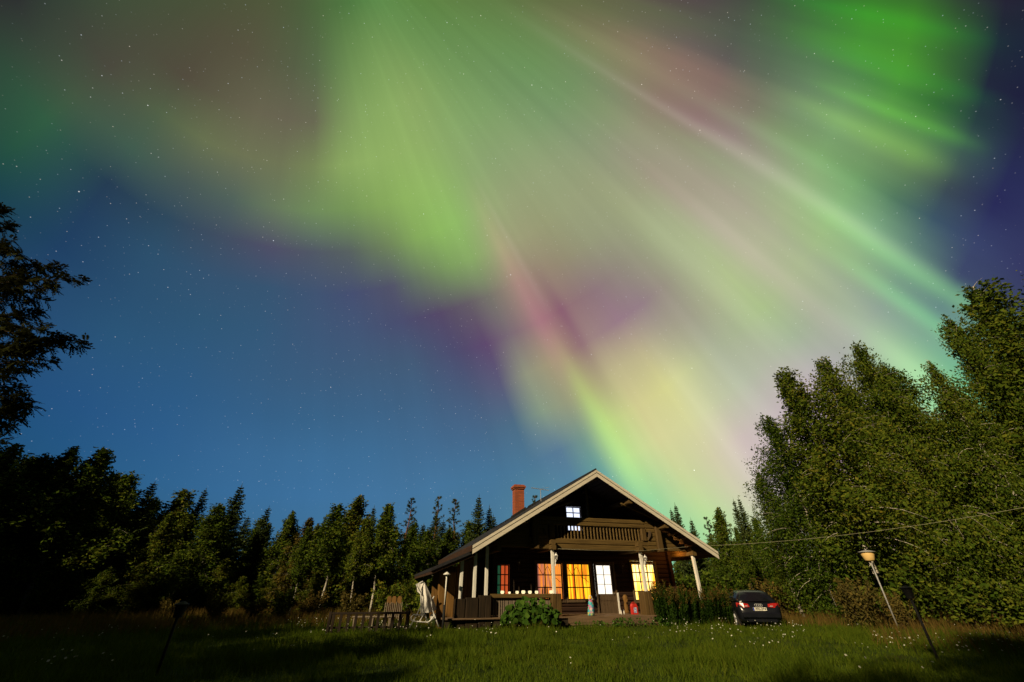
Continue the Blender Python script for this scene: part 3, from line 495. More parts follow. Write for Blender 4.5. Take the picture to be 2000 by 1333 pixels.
# door with a glazed upper half
b = MB(); b.cbox(.42, .50, WV - .05, WV + .05, .30, 2.58, .01); b.cbox(1.50, 1.58, WV - .05, WV + .05, .30, 2.58, .01); b.cbox(.50, 1.50, WV - .048, WV + .05, 2.48, 2.58, .01); part(b, 'door_frame', 'trim')
b = MB(); x0, x1, z0, z1 = .56, 1.36, 1.18, 2.42
b.box(.50, x0, WV + .04, WV + .10, .31, 2.48); b.box(x1, 1.50, WV + .04, WV + .10, .31, 2.48); b.box(x0, x1, WV + .041, WV + .099, .31, z0); b.box(x0, x1, WV + .041, WV + .099, z1, 2.48)
for k in range(1, 6): b.box(.50 + k*.16 - .006, .50 + k*.16 + .006, WV + .03, WV + .041, .34, 1.12)
door = part(b, 'door', 'trim')
b = MB(); b.box((x0+x1)/2 - .013, (x0+x1)/2 + .013, WV + .045, WV + .075, z0, z1)
for k in (1, 2): b.box(x0, x1, WV + .047, WV + .077, z0 + (z1-z0)*k/3 - .011, z0 + (z1-z0)*k/3 + .011)
part(b, 'glazing_bar', 'trim', door)
b = MB(); b.add([(x0, WV + .07, z0), (x1, WV + .07, z0), (x1, WV + .07, z1), (x0, WV + .07, z1)], [(0, 1, 2, 3)]); part(b, 'pane', 'glass', door)
b = MB(); b.box(x0 - .1, x1 + .1, WV + .25, WV + .26, z0 - .1, z1 + .1); part(b, 'blind', glow('hall_lamplight', (1.0, .90, .74), 1.5), door)
b = MB(); b.tube([(1.42, WV + .04, 1.2), (1.42, WV - .03, 1.2), (1.30, WV - .03, 1.2)], .012, 6); part(b, 'handle', 'metal', door)

# porch floor and steps
b = MB()
for k in range(14): b.cbox(-7.4, 5.3, -.12 + k*.158, -.12 + k*.158 + .15, .33, .385, .008)
part(b, 'porch_floor', 'deck')
b = MB(); b.cbox(-2.1, 2.05, -.16, -.125, .14, .36, .008); b.cbox(-2.05, 2.02, -.60, -.165, .10, .145, .01); b.cbox(-2.0, 2.0, -.57, -.53, -.05, .098, .008); part(b, 'step', 'deck')
b = MB()
for u in (-7.2, -5.2, -3.2, -2.2, 0, 2.1, 4.2): b.box(u - .12, u + .12, -.05, .2, -.2, .33); b.box(u - .12, u + .12, 1.6, 1.9, -.2, .33)
b.box(-7.3, 5.2, .25, .32, -.1, .33)
part(b, 'foundation', 'soil')
# porch parapets
b = MB(); rr = random.Random(3)
b.cbox(-5.42, -2.36, .16, .44, 1.05, 1.205, .02)
part(b, 'porch_rail', 'beam')
b = MB(); u = -5.30
while u < -2.75:
    wdt = rr.uniform(.08, .17); b.cbox(u, u + wdt - .035, .27, .30, .12, rr.uniform(1.02, 1.045), .006); u += wdt
part(b, 'rail_board', 'greywood')
for u in (-4.35, -4.12, -3.55, -3.02, -2.93, -2.80, -3.32): h = rr.uniform(1.32, 1.75); b = MB(); b.prism([(u, 1.0), (u + .045, 1.0), (u + .045, h - .1), (u + .022, h), (u, h - .1)], .46, .485); part(b, 'picket', 'darkfence')
for u0, u1, top, m in ((-2.74, -2.30, 1.21, 'log_z'), (1.78, 2.20, 1.30, 'log_z'), (-5.95, -5.44, 1.16, 'log_dark')):
    b = MB(); n = 2
    for k in range(n): x = u0 + (u1-u0)*k/n; b.cbox(x + .004, x + (u1-u0)/n - .004, -.02, .5, .05, top, .02)
    part(b, 'gate_post', m)
b = MB(); b.cbox(2.205, 3.3, .16, .44, 1.05, 1.24, .02); b.cbox(2.205, 5.2, .2, .40, .78, .92, .02); part(b, 'porch_rail', 'beam')
b = MB(); u = 2.3
while u < 5.1: b.cbox(u, u + .11, .27, .30, .12, 1.04 if u < 3.2 else .77, .006); u += .16
part(b, 'rail_board', 'log_z')
b = MB(); b.cbox(-6.50, -5.98, .02, .40, .02, 1.08, .02); b.cbox(-6.95, -6.52, .05, .40, .0, 1.04, .02); part(b, 'rail_board', 'log_dark')
# porch posts, white
for u, v, z0, z1 in ((-2.51, .3, 1.20, 2.95), (2.115, .3, 1.30, 2.95), (5.115, .3, .35, 2.82), (-5.615, .3, 1.15, 3.02), (-6.13, .3, 1.07, 2.72), (-6.71, .3, 1.03, 2.45)):
    b = MB(); b.cbox(u - .068, u + .068, v - .068, v + .068, z0, z1, .012); part(b, 'porch_post', 'white')
# beams and their projecting ends
b = MB(); b.cbox(-3.55, 2.75, .34, .52, 2.965, 3.20, .03); b.cbox(-3.55, 2.75, .343, .517, 3.205, 3.44, .03); part(b, 'lower_beam', 'beam')
b = MB(); b.cbox(-3.4, 2.62, .34, .52, 4.01, 4.20, .03); b.cbox(-3.4, 2.62, .343, .517, 4.205, 4.40, .03); part(b, 'upper_beam', 'beam')
for u in (-2.53, 2.03):
    b = MB(); b.cbox(u - .12, u + .12, .02, WV, 2.93, 3.13, .035); b.cbox(u - .11, u + .11, .05, WV, 3.135, 3.345, .035); part(b, 'log_end', 'log_y')
for s in (-1, 1):
    b = MB(); b.cbox(s*5.115 - .11, s*5.115 + .11, .10, 10.0, 2.82, 3.02, .03); b.cbox(s*5.115 - .11, s*5.115 + .11, .13, 10.0, 3.025, 3.22, .03); part(b, 'log_end', 'log_y')
    # triangular log panel between the balcony and the eave
    b = MB(); k = 0; z = 3.03
    while z < 4.3:
        uo = (APEX - .22 - (z + .17)) / SL + s*UC; u1 = min(5.0, uo)
        if u1 > 3.62: b.cbox(min(s*3.55, s*u1), max(s*3.55, s*u1), .50, .62, z, z + .17, .02)
        z += .172
    part(b, 'gable_panel', 'beam')
# porch lamp burning behind the right gable panel
b = MB(); b.lathe([(0, 3.14), (.05, 3.16), (.06, 3.22), (.03, 3.28), (0, 3.29)], 10, (4.62, 1.15, 0)); b.tube([(4.62, 1.15, 3.28), (4.62, 1.15, 3.6)], .012, 5); part(b, 'porch_lamp', glow('porch_bulb', (1.0, .5, .12), 12.0))
pl_ = bpy.data.lights.new('porch_lamp_light', 'POINT'); pl_.energy = 26; pl_.color = (1.0, .42, .08); pl_.shadow_soft_size = .06
plo = bpy.data.objects.new('porch_lamp_light', pl_); C.objects.link(plo); plo.parent = cabin; plo.location = (4.62, 1.15, 3.09)
# balcony: floor, balusters, solid ends
b = MB(); b.box(-3.3, 3.3, .53, WV - .02, 3.14, 3.22)
for s in (-1, 1):
    for k in range(7): b.cbox(min(s*3.12, s*3.28), max(s*3.12, s*3.28), .56, WV - .02, 3.0 + k*.205, 3.2 + k*.205, .03)
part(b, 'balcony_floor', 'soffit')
b = MB(); u = -3.2
while u < 2.3: b.tube([(u, .43, 3.44), (u, .43, 4.01)], [.040, .040], 7); u += .176
bal = part(b, 'balcony_railing', 'beam')
for s in (-1, 1):
    b = MB()
    for k in range(7):
        z0 = 3.02 + k * .2; a0, a1 = (2.66, 3.14)
        if k == 3: a0 = 2.92
        b.cbox(min(s*a0, s*a1), max(s*a0, s*a1), .33, .54, z0, z0 + .197, .03)
    part(b, 'balcony_panel', 'beam')
    b = MB(); b.cbox(min(s*3.16, s*3.46), max(s*3.16, s*3.46), .20, .54, 2.98, 4.46, .03); part(b, 'corner_post', 'log_z')
    b = MB(); b.cbox(min(s*2.36, s*2.62), max(s*2.36, s*2.62), .28, .52, 3.45, 4.0, .03); part(b, 'corner_post', 'log_z')
    b = MB(); b.prism([(s*2.68, 3.50), (s*2.84, 3.66), (s*2.90, 3.86), (s*2.80, 3.90), (s*2.72, 3.70)][::s], .24, .30); part(b, 'bracket', 'trim')
b = MB(); b.cbox(-.47, -.37, .42, .52, 4.41, 6.2, .015); part(b, 'king_post', 'log_z')
# purlin ends under the roof and a sloping trim board
for u in (UC, -2.05, 1.55, -3.9, 3.4):
    b = MB(); z = roof_z(u) - .24; b.cbox(u - .10, u + .10, RV0 + .06, WV + .15, z - .24, z - .02, .03); part(b, 'purlin', 'log_y')
for s in (-1, 1):
    b = MB(); b.prism([(s*1.30, 5.08), (s*3.14, 4.42), (s*3.14, 4.49), (s*1.30, 5.15)][::s], .06, .16); part(b, 'brace', 'beam')
# lean-to roof over the left terrace
b = MB(); b.prism([(-6.2, 2.86), (-8.06, 2.13), (-8.06, 2.01), (-6.2, 2.74)], -.12, 9.0); part(b, 'lean_to_roof', 'roof')
b = MB(); b.prism([(-6.21, 2.735), (-8.02, 2.025), (-8.02, 1.91), (-6.21, 2.62)], -.05, .05); b.box(-8.05, -7.98, .06, 9.0, 1.90, 2.02); part(b, 'lean_to_fascia', 'soffit')
b = MB()
for k in range(5): b.cbox(-6.76 + k*.165, -6.76 + k*.165 + .16, 1.30, 1.34, .39, 2.35 + .06*k, .008)
part(b, 'terrace_wall', 'plank'); b = MB()
for k in range(16): b.cbox(-7.5 + k*.165, -7.5 + k*.165 + .16, 4.0, 4.04, .2, 2.55 if k > 8 else 2.2 + .03*k, .008)
part(b, 'terrace_wall', 'plank')
b = MB()
for k in range(2): b.cbox(-7.56 + k*.37, -7.56 + k*.37 + .34, .90, 1.25, .02, 2.0, .03)
b.box(-7.22, -7.19, 1.0, 1.2, .02, 2.0)
part(b, 'wing_wall', 'plank')
b = MB(); b.box(-7.75, -6.6, .75, 1.3, -.05, .06); part(b, 'sill_beam', 'plank')
# wall lanterns
def lantern(u, v, z, m, hang):
    b = MB(); f = -1 if hang else 1
    b.lathe([(.0, .16), (.035, .15), (.085, .085), (.095, .07), (.075, .07)], 6, (u, v, z))
    b.lathe([(.0, -.11), (.03, -.10), (.04, -.085), (.06, -.08)], 6, (u, v, z))
    for j in range(6):
        t = 2*math.pi*j/6; b.tube([(u + .058*math.cos(t), v + .058*math.sin(t), z - .085), (u + .078*math.cos(t), v + .078*math.sin(t), z + .072)], .007, 4)
    b.tube([(u, v, z - .10), (u, v + .05, z - .17), (u, v + .11, z - .20)], .014, 5); b.tube([(u, v + .11, z - .08), (u, v + .11, z - .34)], .02, 6); b.lathe([(.0, .20), (.015, .185), (.01, .16)], 6, (u, v, z))
    l = part(b, 'wall_lantern', m); g = MB(); g.lathe([(.054, -.08), (.07, .07)], 6, (u, v, z)); part(g, 'lantern_glass', 'glass', l)
    bb = MB(); bb.lathe([(0, -.06), (.022, -.03), (.02, .01), (0, .03)], 8, (u, v, z)); part(bb, 'bulb', 'white', l)
lantern(-2.40, .13, 2.62, 'wmetal', 0); lantern(2.24, .13, 2.62, 'wmetal', 0); lantern(2.02, WV - .13, 2.42, 'trim', 0); lantern(-3.62, WV - .13, 2.50, 'trim', 0)

# ------------------------------------------------------------------ things on and about the porch
def place(o, u, v, z, rz=0.0): p = H(u, v, z); o.location = p; o.rotation_euler = (0, 0, PSI + rz)
M['jar'] = glow('jar_glow', (1.0, .80, .42), 1.3); M['flame'] = glow('flame', (1.0, .75, .35), 8.0)
JARS = [(981, 'glowing candle jar at the far left end of the porch rail'), (995, 'dim candle jar second from the left on the porch rail'), (1010, 'candle jar third from the left on the porch rail'),
        (1022, 'brightest round candle jar standing fourth along the porch rail'), (1035, 'candle jar right of the brightest one on the porch rail'), (1048, 'candle jar on the rail among the tall dark pickets'), (1071, 'glowing candle jar standing alone beside the white porch post')]
src = None
for i, (px, lab) in enumerate(JARS):
    u = ufor(px, 1158, .3)
    if px == 1071: u = -2.66
    if src is None:
        t = thing('candle_jar', lab, 'candle jar', group='candle jars along the porch rail'); src = t
        b = MB(); b.lathe([(.0, 0), (.055, 0), (.085, .035), (.092, .075), (.080, .12), (.066, .135), (.062, .128), (.074, .115), (.085, .075), (.078, .04), (.05, .012), (0, .01)], 16); b.build('cup', M['jar'], t, True)
        b = MB(); b.lathe([(0, .012), (.03, .012), (.03, .07), (0, .07)], 10); cd = b.build('candle', M['white'], t); b = MB(); b.lathe([(0, .07), (.010, .082), (.008, .10), (0, .12)], 8); b.build('flame', M['flame'], cd, True)
        b = MB(); b.tube([(.085, 0, .10), (.125, 0, .095), (.13, 0, .06), (.085, 0, .04)], .010, 6); b.build('handle', M['white'], t, True)
    else: t = copy_tree(src); t['label'] = lab
    s = (.85, .6, .78, .92, .85, .82, .9)[i]; t.scale = (s, s, s); place(t, u, .30, 1.207 if px != 1071 else 1.213, i * 2.1)
# patterned bag
def bag_mat():
    m, nt, b = mat('patterned_cloth', .6, .3); tc = nt.nodes.new('ShaderNodeTexCoord'); vo = nt.nodes.new('ShaderNodeTexVoronoi'); vo.inputs['Scale'].default_value = 11; nt.links.new(tc.outputs['Object'], vo.inputs['Vector'])
    sp = nt.nodes.new('ShaderNodeSeparateColor'); nt.links.new(vo.outputs['Color'], sp.inputs[0])
    nt.links.new(ramp(nt, sp.outputs[0], [(0, (.02, .30, .40)), (.3, (.08, .45, .50)), (.45, (.55, .50, .10)), (.6, (.45, .05, .25)), (.75, (.75, .72, .65)), (.9, (.30, .08, .40))]), b.inputs['Base Color']); return m
t = thing('patterned_bag', 'tall bag with a bright turquoise and pink pattern beside the door', 'bag')
b = MB(); n = 20; prof = [(.0, .0), (.13, .0), (.155, .04), (.15, .2), (.125, .40), (.10, .52), (.075, .58), (.06, .60)]
for r, z in prof:
    for j in range(n):
        a = 2*math.pi*j/n; k = 1 + .07*math.sin(3*a + z*9) + .04*math.sin(7*a); b.v.append((r*k*math.cos(a) + .05*z, r*k*.8*math.sin(a), z))
for i in range(len(prof)-1):
    for j in range(n): b.f.append((i*n+j, i*n+(j+1) % n, (i+1)*n+(j+1) % n, (i+1)*n+j))
b.build('sack', bag_mat(), t, True)
b = MB(); b.tube([(-.05, 0, .56), (-.03, .02, .72), (.05, 0, .76), (.10, .0, .70), (.11, 0, .56)], .012, 6); b.build('handle', M['cloth'], t)
place(t, ufor(1155, 1203, .25), .25, .386)
# red box
t = thing('red_box', 'small red box with a blue and white front on the porch floor', 'box')
M['red'] = plain('red_plastic', (.50, .02, .015), (.62, .04, .03), 9, .4, .5, None, 0); M['bluewhite'] = plain('blue_white', (.03, .06, .35), (.75, .78, .85), 26, .5, .4, None, 0)
b = MB(); b.prism([(-.14, 0), (.14, 0), (.14, .32), (.09, .42), (-.09, .42), (-.14, .32)], -.09, .09); b.build('case', M['red'], t)
b = MB(); b.box(-.075, .075, -.10, -.092, .06, .27); b.build('front_panel', M['bluewhite'], t)
b = MB(); b.tube([(-.08, 0, .415), (-.07, 0, .47), (.07, 0, .47), (.08, 0, .415)], .013, 6); b.build('handle', M['red'], t, True)
place(t, 1.62, .75, .386)
# boards, carved post, bottles by the door
o = MB().cbox(-.045, .045, -.02, .02, 0, .85, .01).build('upright_board', M['white']); tag(o, 'narrow pale upright board standing right beside the cabin door', 'board'); place(o, ufor(1209, 1180, 1.3), 1.3, .386)
t = thing('carved_post', 'short brown carved wooden post on the porch right of the door', 'post')
b = MB(); b.lathe([(.0, 0), (.12, 0), (.12, .1), (.085, .16), (.10, .34), (.075, .46), (.11, .56), (.115, .68), (.06, .76), (0, .78)], 14); b.build('body', M['plank'], t, True)
b = MB(); b.lathe([(.0, 0), (.15, 0), (.15, .03), (0, .032)], 12); b.build('foot', M['trim'], t)
b = MB(); b.tube([(.05, -.07, .60), (.0, -.15, .52), (.0, -.10, .42)], .035, 7); b.build('arm', M['plank'], t, True)
place(t, ufor(1223, 1185, 1.2), 1.2, .386)
src = None
for i, (px, lab) in enumerate(((1214, 'small pale bottle on the porch floor beside the carved post'), (1220, 'yellowish small bottle in front of the carved post'))):
    if src is None:
        t = thing('bottle', lab, 'bottle', group='small bottles on the porch'); src = t
        b = MB(); b.lathe([(0, 0), (.03, 0), (.032, .09), (.013, .13), (.013, .16), (0, .162)], 10); b.build('glass_body', M['white'], t, True); b = MB(); b.lathe([(0, .16), (.016, .16), (.016, .18), (0, .18)], 8); b.build('cap', M['metal'], t)
    else: t = copy_tree(src); t['label'] = lab
    place(t, ufor(px, 1200, .7), .7 + .03*i, .386)
# flower pot on the right parapet
t = thing('flower_pot', 'pot of small red flowers on the right hand porch rail', 'flower pot')
b = MB(); b.lathe([(0, 0), (.075, 0), (.10, .15), (.108, .15), (.108, .175), (.09, .175), (.085, .16), (0, .155)], 14); b.build('pot', M['brick'], t, True)
M['redpetal'] = leafy('red_petal', [(0, (.35, .01, .01)), (1, (.65, .06, .03))], .2)
q = random.Random(5); lf = []; pt = []
for k in range(160):
    a = q.uniform(0, 6.28); r = .17*math.sqrt(q.random()); z = .18 + q.uniform(0, .26); c = Vector((r*math.cos(a), r*math.sin(a), z)); e = Vector((q.gauss(0, 1), q.gauss(0, 1), q.gauss(0, .6))).normalized()*.035; w2 = e.orthogonal().normalized()*.02
    (pt if k % 3 == 0 and z > .26 else lf).extend([c - e, c + w2, c + e, c - w2])
fast_mesh('foliage', [tuple(p) for p in lf], 4, M['green_leaf'], t); fast_mesh('blossom', [tuple(p) for p in pt], 4, M['redpetal'], t)
place(t, 2.62, .30, 1.245)
# cable from the porch beam out to the right
pts = [H(-2.35, -.0, 2.96), H(0, -.02, 2.93), H(2.2, -.02, 2.98), H(5.1, .06, 3.24)]; e = at(2120, 968, 15.0); s0 = pts[-1]
for k in range(1, 22): f = k/21; p = s0.lerp(e, f); p.z -= .9*f*(1-f)*1.4; pts.append(p)
o = MB().tube([tuple(p) for p in pts], .007, 5).build('cable', plain('cable_sheath', (.20, .19, .12), (.28, .26, .17), 9, .6, .3, None, 0), None, True); tag(o, 'thin pale cable strung from the porch beam past the birches', 'cable')

# ------------------------------------------------------------------ trees
def unit(v): return v / np.maximum(np.linalg.norm(v, axis=-1, keepdims=True), 1e-9)
def leaf_quads(P, size, rg, droop=.5, aspect=.55, dirs=None):
    """rhombic leaf for every point of P (N,3)"""
    n = len(P); d = rg.normal(size=(n, 3)) if dirs is None else dirs + rg.normal(size=(n, 3)) * .55
    d[:, 2] -= droop; d = unit(d); w = unit(np.cross(d, rg.normal(size=(n, 3)))); s = (size * rg.uniform(.45, 1.0, n) ** 1.3 * 1.75)[:, None]
    q = np.stack([P - d*s*.5, P + w*s*aspect*.5, P + d*s*.5, P - w*s*aspect*.5], 1); return q.reshape(-1, 3)
def trunk_path(H_, rg, bend=.02, n=10):
    t = np.linspace(0, 1, n); ox = np.cumsum(rg.normal(size=n)) * bend * H_ / 10; oy = np.cumsum(rg.normal(size=n)) * bend * H_ / 10
    ox -= ox[0]; oy -= oy[0]; return np.stack([ox, oy, t * H_], 1)
def at_path(path, t): i = t * (len(path) - 1); k = int(min(i, len(path) - 2)); return path[k] + (path[k+1] - path[k]) * (i - k)

def make_broadleaf(root, seed, H_, R, nb, per, leaf, size, bark, base=.15, droop=.35, up=.75, pw=.75, trunk_r=.0105, fork=False):
    rg = np.random.default_rng(seed); path = trunk_path(H_, rg, .07); b = MB(); pts = []
    b.tube(path, [H_ * trunk_r * (1 - .93 * t) + .006 for t in np.linspace(0, 1, len(path))], 7)
    lop = rg.uniform(0, 6.28)
    for k in range(nb):
        t = base + (1 - base) * ((k + rg.uniform(0, 1)) / nb) ** .9; o = at_path(path, min(t, .995)); az = k * 2.4 + rg.uniform(-.5, .5)
        tt = (t - base) / (1 - base); prof = (min(1, .45 + 2.2 * tt)) * (1 - tt) ** pw + .085
        ln = R * prof * rg.uniform(.55, 1.25) * (1 + .22 * math.cos(az - lop)); up_a = up * (.6 + .7 * tt) + rg.normal() * .12
        d = np.array([math.cos(az) * math.cos(up_a), math.sin(az) * math.cos(up_a), math.sin(up_a)])
        m = 6; ps = [o]
        for s in range(m):
            d = d + np.array([rg.normal() * .10, rg.normal() * .10, -droop * .28 + rg.normal() * .05]); d = d / np.linalg.norm(d); ps.append(ps[-1] + d * ln / m)
        ps = np.array(ps); b.tube(ps, [max(.004, H_ * trunk_r * .28 * (1 - tt * .6) * (1 - i / m)) for i in range(m + 1)], 4, False)
        nl = int(per * ln / R * 1.6) + 6
        # leaves sit on short side twigs: clusters with gaps between
        nc = max(3, nl // 26); tw = rg.uniform(.18, 1.03, nc)
        for f in tw:
            c = at_path(ps, min(f, .999)) + rg.normal(size=3) * .10 * ln ** .5 ; n2 = nl // nc + 1
            hang = rg.uniform(0, 1, n2)[:, None]; sp = rg.normal(size=(n2, 3)) * np.array([.11, .11, .10]) * (ln ** .5)
            pts.append(c + sp + np.array([0, 0, -1.0]) * hang * droop * rg.uniform(.4, 1.4))
    b.build('trunk', M[bark], root, True)
    root['top'] = [float(path[-1][0]), float(path[-1][1])]; P = np.concatenate(pts); fast_mesh('crown', leaf_quads(P, size, rg), 4, M[leaf], root)

def make_spruce(root, seed, H_, R, leaf='spruce_needle', gap=.0, first=.04):
    rg = np.random.default_rng(seed); path = trunk_path(H_, rg, .03); b = MB(); tri = []
    b.tube(path, [H_ * .011 * (1 - .95 * t) + .005 for t in np.linspace(0, 1, len(path))], 7)
    z = H_ * first; zz_ = 0
    while z < H_ * .985:
        t = z / H_; L = R * (1 - t) ** .85 * (1.0 if t > .12 else .8) + .06; nbr = int(rg.integers(6, 9)) if t < .9 else 4
        a0 = rg.uniform(0, 6.28)
        for k in range(nbr):
            if rg.random() < gap: continue
            az = a0 + 6.283 * k / nbr + rg.normal() * .18; l = L * rg.uniform(.62, 1.18); o = at_path(path, t); e0 = .25 * t - .12 + rg.normal() * .1
            n = max(4, int(l / .12)); u = np.linspace(.08, 1, n); hx = np.array([math.cos(az), math.sin(az), 0]); sd = np.array([-math.sin(az), math.cos(az), 0])
            zz = u * l * (e0 + .2 * t) - .42 * l * (u - .45 * u * u * 1.25) * (1 - t * .7) + .10 * l * u ** 3
            cen = o + hx * (u * l)[:, None] + np.array([0, 0, 1.0]) * zz[:, None]
            b.tube([cen[0], cen[n // 2], cen[-1]], [.012 * l + .004, .008 * l, .003], 3, False)
            wl = .42 * l * (1 - u * .8) * rg.uniform(.75, 1.15, n) + .07
            for s in (-1, 1):
                tip = cen + (sd * s * .8 + hx * .55) * wl[:, None] + np.array([0, 0, -1.0]) * (wl * rg.uniform(.3, 1.05, n))[:, None]
                w = hx * .075 + rg.normal(size=(n, 3)) * .035
                tri.append(np.stack([cen - w, cen + w, tip], 1).reshape(-1, 3))
            tip = cen + np.array([0, 0, -1.0]) * (wl * .9)[:, None] + hx * .08; tri.append(np.stack([cen - hx * .05, cen + hx * .07, tip], 1).reshape(-1, 3))
        z += H_ * rg.uniform(.013, .021) + .03
    top = at_path(path, .999); 
    for k in range(14):
        c = top + np.array([0, 0, -.05 * k]); d = np.array([math.cos(k * 2.4), math.sin(k * 2.4), .5]) * (.06 + .012 * k); tri.append(np.array([c, c + [0, 0, .05], c + d]))
    tri.append(np.array([top - [.03, 0, .1], top + [.03, 0, -.1], top + [0, 0, .32]]))
    b.build('trunk', M['bark'], root, True); fast_mesh('crown', np.concatenate(tri), 3, M[leaf], root)

def make_pine(root, seed, H_, R):
    rg = np.random.default_rng(seed); path = trunk_path(H_, rg, .07); b = MB(); tri = []
    b.tube(path, [H_ * .011 * (1 - .9 * t) + .008 for t in np.linspace(0, 1, len(path))], 7)
    z = H_ * .25
    while z < H_ * .99:
        t = z / H_; L = R * (min(1, .5 + 1.2 * (t - .25)) * (1 - t) ** .65) + .16
        for k in range(int(rg.integers(4, 7))):
            az = rg.uniform(0, 6.28); l = L * rg.uniform(.6, 1.15); o = at_path(path, min(t, .998)); el = .25 + .55 * t + rg.normal() * .12
            d = np.array([math.cos(az) * math.cos(el), math.sin(az) * math.cos(el), math.sin(el)]); ps = [o]
            for s in range(4): d = d + np.array([rg.normal() * .1, rg.normal() * .1, .06]); d /= np.linalg.norm(d); ps.append(ps[-1] + d * l / 4)
            b.tube(ps, [.016 * l + .006, .012 * l + .004, .008 * l + .003, .006, .003], 4, False)
            for c in range(max(3, int(l * 5))):
                f = rg.uniform(.35, 1); p = at_path(np.array(ps), f) + rg.normal(size=3) * .07 * l; n = 16
                dd = unit(rg.normal(size=(n, 3)) + d * .9 + np.array([0, 0, .25])); w = unit(np.cross(dd, rg.normal(size=(n, 3)))) * .022
                tri.append(np.stack([p - w, p + w, p + dd * rg.uniform(.12, .22, n)[:, None]], 1).reshape(-1, 3))
        z += H_ * rg.uniform(.035, .05)
    b.build('trunk', M['pine_bark'], root, True); fast_mesh('crown', np.concatenate(tri), 3, M['pine_needle'], root)

def make_shrub(root, seed, H_, R, leaf, size=.09, nst=16, per=80, bare=.25):
    rg = np.random.default_rng(seed); b = MB(); pts = []
    for k in range(nst):
        az = rg.uniform(0, 6.28); ln = H_ * rg.uniform(.6, 1.05); lean = rg.uniform(.05, .6) * R / H_ * 1.3; p = np.array([rg.normal() * .12 * R, rg.normal() * .12 * R, 0]); d = np.array([math.cos(az) * lean, math.sin(az) * lean, 1.0]); d /= np.linalg.norm(d); ps = [p]
        for s in range(6): d = d + rg.normal(size=3) * .09 + np.array([math.cos(az), math.sin(az), 0]) * .05 * R / H_; d /= np.linalg.norm(d); ps.append(ps[-1] + d * ln / 6)
        ps = np.array(ps); b.tube(ps, [.016 * (1 - i / 7.5) for i in range(7)], 4, False)
        f = rg.uniform(bare, 1.0, per); i = np.minimum((f * 6).astype(int), 5); g = (f * 6 - i)[:, None]; q = ps[i] * (1 - g) + ps[i + 1] * g
        pts.append(q + rg.normal(size=(per, 3)) * np.array([.14, .14, .10]) * R * (1.15 - f)[:, None] * 1.2 + rg.normal(size=(per, 3)) * .05)
    b.build('stem', M['bark'], root, True); fast_mesh('foliage', leaf_quads(np.concatenate(pts), size, rg, .2), 4, M[leaf], root)

PROTO = {}; TOP = {}         # where the crown's tip stands off the foot
def proto(kind):
    if kind in PROTO: return PROTO[kind]
    t = thing(kind.split(':')[0], 'tree', 'tree'); k = kind.split(':')[0]; s = int(kind.split(':')[1])
    if k == 'birch_tree':     # tall hanging birches
        h = 12.0; make_broadleaf(t, 100 + s, h, (3.0, 2.5, 3.4, 2.2)[s], (150, 120, 165, 90)[s], (320, 300, 350, 215)[s], 'birch_leaf', .104, 'birch_bark', (.06, .22, .03, .30)[s], .95, .95, (.70, .68, .62, .72)[s])
    elif k == 'young_birch':
        h = 9.0; make_broadleaf(t, 200 + s, h, (1.75, 2.1, 1.5)[s], 84, (190, 210, 120)[s], 'birch_leaf', .14, 'birch_bark', (.06, .03, .40)[s], .7, .85, .7, .0085)
    elif k == 'yellow_birch':
        h = 9.0; make_broadleaf(t, 250 + s, h, 1.9, 76, 140, 'autumn_leaf', .16, 'birch_bark', .12, .6, .85, .7, .0085)
    elif k == 'spruce_tree':
        h = 10.0; make_spruce(t, 300 + s, h, (1.75, 1.45, 2.1)[s], gap=(.05, .12, .04)[s])
    elif k == 'pine_tree':
        h = 10.0; make_pine(t, 400 + s, h, (1.6, 1.9)[s])
    if 'top' in t: TOP[kind] = tuple(t['top']); del t['top']
    PROTO[kind] = [t, h, False]; return PROTO[kind]
def tree_at(kind, px, py, Y, label, group=None, width=1.0, rz=None):
    p = at(px, py, Y); pr = proto(kind); t = pr[0]
    if pr[2]: t = copy_tree(t)
    pr[2] = True
    z0 = float(gz(p.x, p.y)) - .04; s = (p.z - z0) / pr[1]
    rz = rng.uniform(0, 6.28) if rz is None else rz
    ox, oy = TOP.get(kind, (0, 0)); k_ = s * width; ca, sa = math.cos(rz), math.sin(rz)
    t.location = (p.x - (ox*ca - oy*sa) * k_, p.y - (ox*sa + oy*ca) * k_, z0); t.scale = (s * width, s * width, s); t.rotation_euler = (0, 0, rz); t['label'] = label
    if 'group' in t: del t['group']
    if group: t['group'] = group
    return t
def tree_xy(kind, x, y, hgt, label, group, width=1.0):
    pr = proto(kind); t = pr[0]
    if pr[2]: t = copy_tree(t)
    pr[2] = True; s = hgt / pr[1]; t.location = (x, y, -.05); t.scale = (s*width, s*width, s); t.rotation_euler = (0, 0, rng.uniform(0, 6.28)); t['label'] = label
    if 'group' in t: del t['group']
    if group: t['group'] = group
    return t
FG = 'trees of the forest edge on the left'
